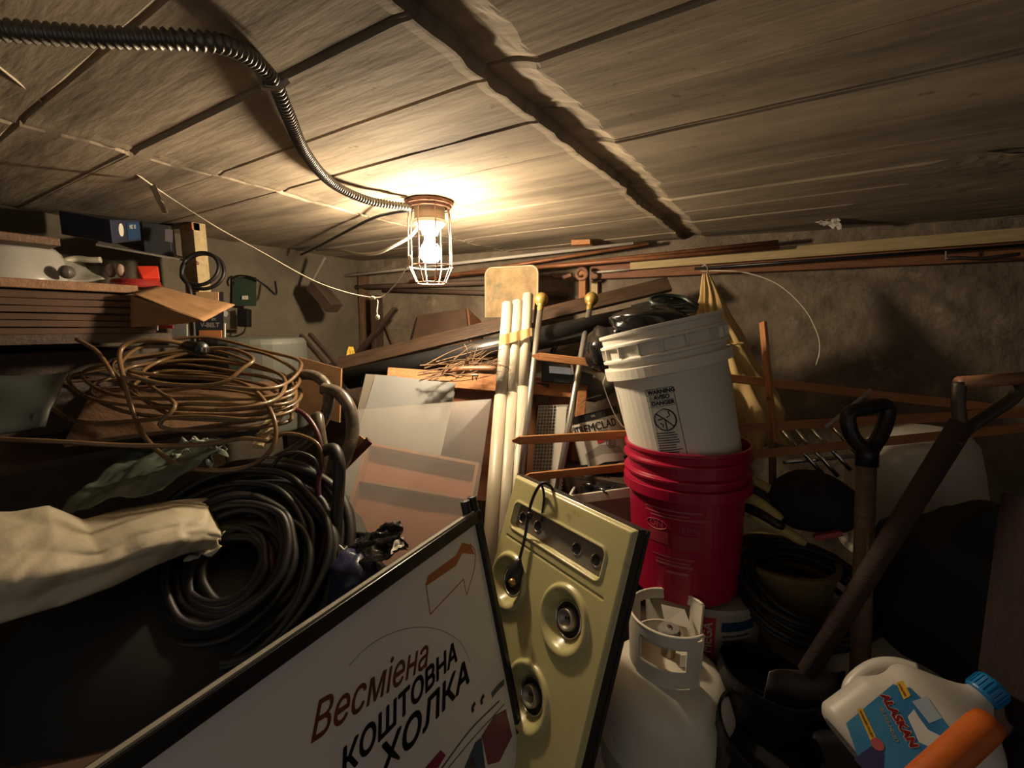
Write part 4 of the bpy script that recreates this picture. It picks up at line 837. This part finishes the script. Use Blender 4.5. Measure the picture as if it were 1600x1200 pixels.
nrm2 = (c4[2]-c4[1]).normalized(); nout = nrm2.cross(V((0, 0, 1))); o0 = c4[1].lerp(c4[2], .3)+V((0, 0, .035))+nout*.0012
part('round_sticker', MB().lathe([(0, 0), (.018, 0), (.018, -.0006)], 24, axes(o0, nrm2, V((0, 0, 1)), nrm2.cross(V((0, 0, 1))))), PAPER, t)
text('NO 10', .018, PAPER, 'carton_lettering', t, axes(c4[1].lerp(c4[2], .7)+V((0, 0, .042))+nout*.0012, nrm2, V((0, 0, 1)), nout))
part('end_label', MB().slab([c4[1].lerp(c4[2], .50)+nout*.0008+V((0, 0, .006)), c4[1].lerp(c4[2], .97)+nout*.0008+V((0, 0, .006)), c4[1].lerp(c4[2], .97)+nout*.0008+V((0, 0, .056)), c4[1].lerp(c4[2], .50)+nout*.0008+V((0, 0, .056))], .0003), BLUEINK, t)
t = thing('dark_carton', 'black carton standing on the top shelf against the post', 'carton', P(250, 400, 1.5))
c4 = [P(226, 398, 1.46), P(270, 403, 1.50), P(276, 400, 1.62), P(232, 396, 1.60)]; part('body', MB().hexa(c4+[q+V((0, 0, .105)) for q in c4]), mat('black_carton', (.012, .012, .016), .6), t, bevel=.002)
part('label_patch', MB().slab([P(258, 377, 1.44), P(270, 379, 1.45), P(270, 359, 1.45), P(258, 358, 1.44)], .001), mat('grey_label', (.12, .10, .11), .6), t)
# drive belts on the nail
for i, (cx, cy, rx, rz, lab) in enumerate(((313, 420, .060, .056, 'small black drive belt hanging on the post nail, front loop'), (318, 424, .062, .060, 'small black drive belt hanging on the post nail, rear loop'))):
    c = P(cx, cy, 1.46+.03*i); single('drive_belt', lab, 'belt', MB().tube([c+RT*(rx*cos(a*pi/24))+UP*(rz*sin(a*pi/24))+FW*.012*sin(a*pi/24+i) for a in range(48)], .0062, 8, closed=True), RUBBER, smooth=True, group='belts on the post')
cord('drive_belt', 'long black drive belt hanging down the front of the post', 'belt', [P(290, 405, 1.45), P(284, 430, 1.45), P(296, 450, 1.44), P(301, 490, 1.44), P(304, 540, 1.42), P(306, 560, 1.42)], .0065, RUBBER)
t = thing('post_nail', 'bent nail driven into the pale post through the belts', 'nail', P(309, 412, 1.5)); part('shank', MB().tube([P(309, 410, 1.54), P(308, 411, 1.45)], .003, 8), RUST, t); part('head', MB().blob(P(308, 411, 1.445), (.006, .006, .006), .2, 3, 8, 6), RUST, t)
# belt packages
t = thing('belt_package', 'printed cardboard belt sleeve reading V-BELT hung on the post', 'package', P(325, 545, 1.45))
q4 = lambda x0, y0, x1, y1, d, m, name: part(name, MB().slab([P(x0, y1, d), P(x1, y1, d), P(x1, y0, d), P(x0, y0, d)], -.003), m, t)
q4(304, 456, 349, 562, 1.47, mat('sleeve_navy', (.03, .032, .05), .5), 'sleeve'); q4(306, 456, 341, 474, 1.462, mat('sleeve_pink', (.62, .30, .22), .5, c2=(.66, .50, .22), scale=30), 'top_band')
q4(311, 516, 346, 532, 1.462, mat('sleeve_orange', (.66, .25, .10), .5), 'orange_band'); q4(313, 540, 348, 545, 1.462, PAPER, 'white_band'); q4(346, 505, 352, 545, 1.475, PAPER, 'side_tag')
text('V-BELT', .020, PAPER, 'sleeve_lettering', t, axes(P(328, 508, 1.458), RT, UP, -FW), bold=.0007, sx=1.0)
text('BX', .012, PAPER, 'sleeve_lettering', t, axes(P(334, 499, 1.458), RT, UP, -FW))
t = thing('paper_leaflets', 'white and red leaflets tucked under the cardboard stack', 'leaflets', P(260, 522, 1.35))
q4(215, 507, 246, 516, 1.36, PAPER, 'leaflet'); q4(243, 508, 270, 513, 1.37, REDINK, 'leaflet'); q4(268, 507, 292, 528, 1.38, mat('pale_leaflet', (.55, .56, .50), .6), 'leaflet')
single('shade_box', 'added dark box filling the shade behind the brown cord coil', 'crate', MB().box(-2.02, -1.72, -.4, .74, .802, 1.03), DARKW, bevel=.004)  # added dark box, stands where the shelf space is only in shade
# stack of folded cardboard
for k in range(6):
    z = 1.0815+.0178*k; yend = .53+.035*random.random()
    def cs(u, v, z=z, yend=yend, k=k):
        y_ = -.5+(yend+.5)*v; x = -2.02+(XS-.006*(k % 3)+2.02)*u; return V((x, y_, z+.006+.002*nz((x*4, y_*4, k), 1)+.003*sin(v*9+k)*(u > .9)*.3))
    o = thing('cardboard_sheet', 'folded brown cardboard in the shelf stack, number %s from the top' % ('sixth', 'fifth', 'fourth', 'third', 'second', 'first')[k], 'cardboard', V((-1.8, 0, z)), 'stacked cardboard')
    o['label'] = ('lowest', 'second lowest', 'third lowest', 'third from top', 'second from top', 'topmost')[k]+' folded cardboard in the stack under the shelf plank'
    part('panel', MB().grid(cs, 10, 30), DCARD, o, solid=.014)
    pth = [V((XS-.02, -.5+.04*q, z+.007+.002*nz((q*.3, k, 0), 1))) for q in range(int((yend+.5)/.04))]; part('folded_edge', MB().tube(pth+[V((XS-.03, yend, z+.006))], .0088, 8), DCARD, o, smooth=True)
t = thing('cardboard_flap', 'tan cardboard flap jutting out past the pale post', 'cardboard', P(280, 480, 1.3))
part('upper_leaf', sheet([P(205, 458, 1.20), P(245, 447, 1.34), P(367, 476, 1.36), P(318, 502, 1.20)], 16, 10, .004, 2, 3), CARD, t, solid=.003, smooth=True)
part('lower_leaf', sheet([P(205, 462, 1.20), P(318, 501, 1.20), P(285, 505, 1.24), P(203, 512, 1.22)], 16, 10, .004, 2, 5), CARD, t, solid=.003, smooth=True)
# wall box, adapter, cable
t = thing('wall_control_box', 'green electrical box on the left wall with a looping cable', 'electrical box', P(382, 480, 1.90))
q4(363, 433, 400, 478, 1.90, mat('box_green', (.035, .06, .04), .5), 'box_body'); q4(378, 462, 387, 468, 1.893, PAPER, 'label_patch')
part('cable', MB().tube(spline([P(366, 445, 1.88), P(363, 438, 1.88), P(372, 431, 1.88), P(395, 434, 1.88), P(415, 447, 1.9), P(431, 460, 1.9), P(430, 440, 1.93)], 8), .0042, 8), BLACK, t, smooth=True)
t = thing('power_adapter', 'black power adapter plugged in below the green box', 'adapter', P(378, 512, 1.86))
part('body', MB().slab([P(370, 510, 1.85), P(387, 510, 1.85), P(387, 482, 1.85), P(370, 482, 1.85)], -.03), BLACK, t, bevel=.003)
part('cable', MB().tube(spline([P(384, 510, 1.86), P(380, 520, 1.86), P(365, 526, 1.86), P(348, 523, 1.84)], 6), .003, 8), BLACK, t, smooth=True)
t = thing('wall_outlet', 'dull grey outlet plate beside the black power adapter', 'outlet', P(355, 500, 1.86)); q4(346, 482, 368, 515, 1.88, GREYW, 'plate'); part('face', MB().lathe([(0, 0), (.012, 0), (.014, .004)], 16, axes(P(354, 490, 1.866), RT, UP, -FW)), PAPER, t)
plank('hammer_block', 'small brown wood block on the left wall ledge by the corner', 'block', P(395, 535, 1.75), P(445, 541, 1.78), .05, .03, BROWNW, up=UP)

# ------------------------------------------------------------ brown extension cord, hoses
t = thing('extension_cord', 'loosely coiled brown extension cord with black plug draped on the shelf', 'extension cord', P(320, 640, 1.2))
rnd = random.Random(21); pts = []
def el(cx, cy, rx, ry, d0, dd, a, tilt=.06): x = cx+rx*cos(a); y_ = cy+ry*sin(a)+tilt*(x-cx); return P(x, y_, d0-dd*sin(a))
loops = [(330, 572, 140, 38), (325, 585, 145, 40), (300, 595, 165, 36), (330, 600, 140, 42), (285, 608, 185, 38), (335, 615, 128, 36), (300, 622, 160, 34), (250, 630, 200, 38), (335, 598, 110, 46)]
for k, (cx, cy, rx, ry) in enumerate(loops):
    for i in range(10):
        a = 2*pi*i/10+2.2; pts.append(el(cx+rnd.uniform(-6, 6), cy+rnd.uniform(-5, 5), rx*rnd.uniform(.94, 1.05), ry*rnd.uniform(.9, 1.1), 1.20-.01*k, .16, a))
part('coil', MB().tube(spline(pts, 6), .0048, 8), CORDM, t, smooth=True)
part('hanging_loop', MB().tube(spline([P(300, 540, 1.12), P(255, 532, 1.08), P(205, 535, 1.05), P(187, 552, 1.03), P(193, 590, 1.0), P(210, 650, .99), P(232, 690, .98), P(275, 724, .97), P(330, 735, .97), P(390, 728, .98), P(425, 700, 1.0), P(430, 662, 1.02), P(412, 625, 1.05), P(385, 602, 1.08), P(340, 592, 1.12), P(260, 588, 1.12), P(200, 580, 1.1)], 8), .0052, 8), CORDM, t, smooth=True)
part('hanging_loop', MB().tube(spline([P(200, 585, 1.0), P(260, 600, 1.02), P(340, 600, 1.04), P(380, 575, 1.08), P(395, 560, 1.12), P(360, 545, 1.16), P(310, 545, 1.15)], 8), .0048, 8), CORDM, t, smooth=True)
part('hanging_loop', MB().tube(spline([P(420, 690, 1.0), P(380, 685, .99), P(310, 695, .96), P(200, 696, .92), P(90, 690, .88), P(-60, 684, .85)], 8), .0050, 8), CORDM, t, smooth=True)
part('hanging_loop', MB().tube(spline([P(120, 530, 1.05), P(150, 548, 1.04), P(170, 575, 1.02), P(178, 590, 1.02)], 8), .0048, 8), CORDM, t, smooth=True)
c = P(303, 543, 1.10); o = part('plug', MB().tube([P(286, 541, 1.12), P(296, 542, 1.11), P(314, 545, 1.08), P(317, 546, 1.075)], [.010, .016, .018, .015], 14), BLACK, t, smooth=True)
for dx in (-3, 3): part('plug_pin', MB().slab([P(316+dx, 543, 1.07), P(318+dx, 543, 1.07), P(318+dx, 550, 1.07), P(316+dx, 550, 1.07)], .004), CHROME, o)
single('brown_board', 'brown wooden board lying inside the coiled cord on the shelf', 'board', MB().slab([P(100, 700, .98), P(400, 660, 1.15), P(470, 600, 1.35), P(150, 610, 1.30)], .012), BROWNW, bevel=.002)
single('brown_board', 'tan board end poking from under the coiled cord', 'board', MB().slab([P(395, 700, 1.02), P(412, 702, 1.02), P(450, 640, 1.12), P(432, 634, 1.12)], .012), PALEW, bevel=.002)
single('plastic_board', 'dull grey-green plastic board standing at the left edge', 'board', sheet([P(-60, 690, .85), P(70, 665, .92), P(108, 585, 1.0), P(-60, 590, .9)], 10, 8, .012, 2, 5), mat('panel_green', (.05, .057, .05), .55), smooth=True, solid=.004)
def hose(name, label, pts, r, m=HOSE): return single(name, label, 'hose', MB().tube(spline(pts, 10), r, 14), m, smooth=True)
hose('thick_hose', 'thick grey hose bending over behind the brown cord coil', [P(440, 640, 1.25), P(448, 600, 1.23), P(470, 586, 1.22), P(497, 590, 1.2), P(513, 612, 1.18), P(508, 650, 1.16), P(480, 690, 1.15), P(430, 720, 1.15)], .0145)
hose('thick_hose', 'thickest grey speckled hose curving down at right of the coils', [P(505, 607, 1.18), P(530, 615, 1.17), P(547, 640, 1.15), P(551, 675, 1.13), P(543, 708, 1.11), P(528, 735, 1.1), P(505, 780, 1.1)], .0165)
hose('thick_hose', 'grey hose rising vertically between the two bent hoses', [P(490, 660, 1.12), P(497, 650, 1.12), P(500, 670, 1.1), P(505, 710, 1.09), P(500, 750, 1.08)], .012)
hose('thick_hose', 'dark glossy hose hanging down right of the black coil', [P(505, 705, 1.05), P(522, 702, 1.03), P(530, 725, 1.01), P(529, 765, 1.0), P(524, 830, .97), P(515, 890, .94), P(500, 950, .9)], .0135, RUBBER)
hose('thin_hose', 'thin maroon hose looping among the thick grey hoses', [P(455, 637, 1.1), P(478, 650, 1.08), P(497, 680, 1.06), P(503, 720, 1.04), P(497, 760, 1.02), P(505, 840, .98), P(490, 900, .94), P(478, 930, .9)], .0062, PURPLE)
hose('thin_hose', 'thin dark wire hoop arching over the black hose coil', [P(425, 730, 1.0), P(440, 712, 1.0), P(465, 707, 1.0), P(490, 717, 1.0), P(498, 740, 1.0)], .004, RUBBER)
hose('thin_hose', 'brown cord hoop arching beside the hanging brown loop', [P(420, 690, 1.03), P(445, 678, 1.04), P(475, 682, 1.04), P(498, 697, 1.03), P(506, 730, 1.02)], .0045, CORDM)
# big hanging coil of black hose
cc = P(375, 880, .92); axx = (P(520, 770, 1.02)-P(230, 1000, .82))*.5; bxx = (P(300, 760, 1.0)-P(455, 985, .84))*.5
t = thing('black_hose_bundle', 'large hanging bundle of black hose loops below the brown cord', 'hose', cc)
for k in range(40):
    rnd = random.Random(40+k); s = rnd.uniform(.30, 1.12); sh = RT*rnd.uniform(-.03, .03)+FW*rnd.uniform(-.05, .07)+UP*rnd.uniform(-.03, .03)
    pts = [cc+sh+axx*s*cos(a*pi/8)*rnd.uniform(.96, 1.04)+bxx*s*sin(a*pi/8)*rnd.uniform(.96, 1.04) for a in range(16)]
    part('loop', MB().tube(spline(pts, 5, True), rnd.choice((.008, .010, .012)), 10, closed=True), RUBBER if k % 19 != 3 else PURPLE, t, smooth=True)
# bags and sheets at left
single('green_plastic_bag', 'murky green plastic bag stuffed under the brown cord', 'bag', sheet([P(90, 800, .86), P(250, 770, .92), P(362, 690, 1.02), P(200, 705, 1.08)], 40, 24, .016, 3, 7, .05), GBAG, smooth=True, solid=.002)
single('clear_plastic_bag', 'small crumpled clear plastic bag glinting inside the hanging loop', 'bag', sheet([P(270, 722, 1.0), P(335, 728, .99), P(362, 690, 1.03), P(285, 690, 1.06)], 26, 20, .024, 6, 17, .25), mat('clear_bag', (.42, .45, .38), .25), smooth=True, solid=.001)
def shf(u, v):
    top = [(-80, 800), (20, 800), (75, 790), (130, 812), (190, 795), (270, 782), (325, 778), (345, 815)]
    bot = [(-80, 1000), (20, 968), (100, 945), (180, 915), (240, 885), (290, 865), (320, 858), (345, 850)]
    q = u*7; i = min(6, int(q)); f = q-i; tx = top[i][0]*(1-f)+top[i+1][0]*f; ty = top[i][1]*(1-f)+top[i+1][1]*f; bx_ = bot[i][0]*(1-f)+bot[i+1][0]*f; by_ = bot[i][1]*(1-f)+bot[i+1][1]*f
    d = .66+.26*u; d += .10*(1-v)**2-.03*sin(v*pi); h = .020*nz((u*2.5, v*1.6, 0), 1, 3)+.022*abs(nz((u*2.2+v*1.6, v*2.6-u*1.5, 2), 1, 5))+.009*abs(nz((u*6, v*4+u*4, 4), 1, 6))
    return P(tx*(1-v)+bx_*v, ty*(1-v)+by_*v, d-h)
single('plastic_sheet', 'crumpled off-white sheet draped over the pile at lower left', 'sheet', MB().grid(shf, 80, 40), CLOTH, smooth=True, solid=.0015)
single('white_sack_end', 'small pale cloth end sticking out below the crumpled sheet', 'cloth', sheet([P(290, 880, .86), P(345, 862, .87), P(345, 830, .90), P(310, 850, .90)], 12, 10, .012, 3, 9, .2), CLOTH, smooth=True, solid=.0015)
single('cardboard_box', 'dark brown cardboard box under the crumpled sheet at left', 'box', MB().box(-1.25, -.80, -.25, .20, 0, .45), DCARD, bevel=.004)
single('shade_heap', 'added black heap standing in for shade under the black hose bundle', 'tarp', MB().blob(V((-1.08, .50, .30)), (.36, .50, .36), .2, 4, seed=14), mat('shade_black', None), smooth=True)  # added black mass, fills a space that is only shaded by the hoses
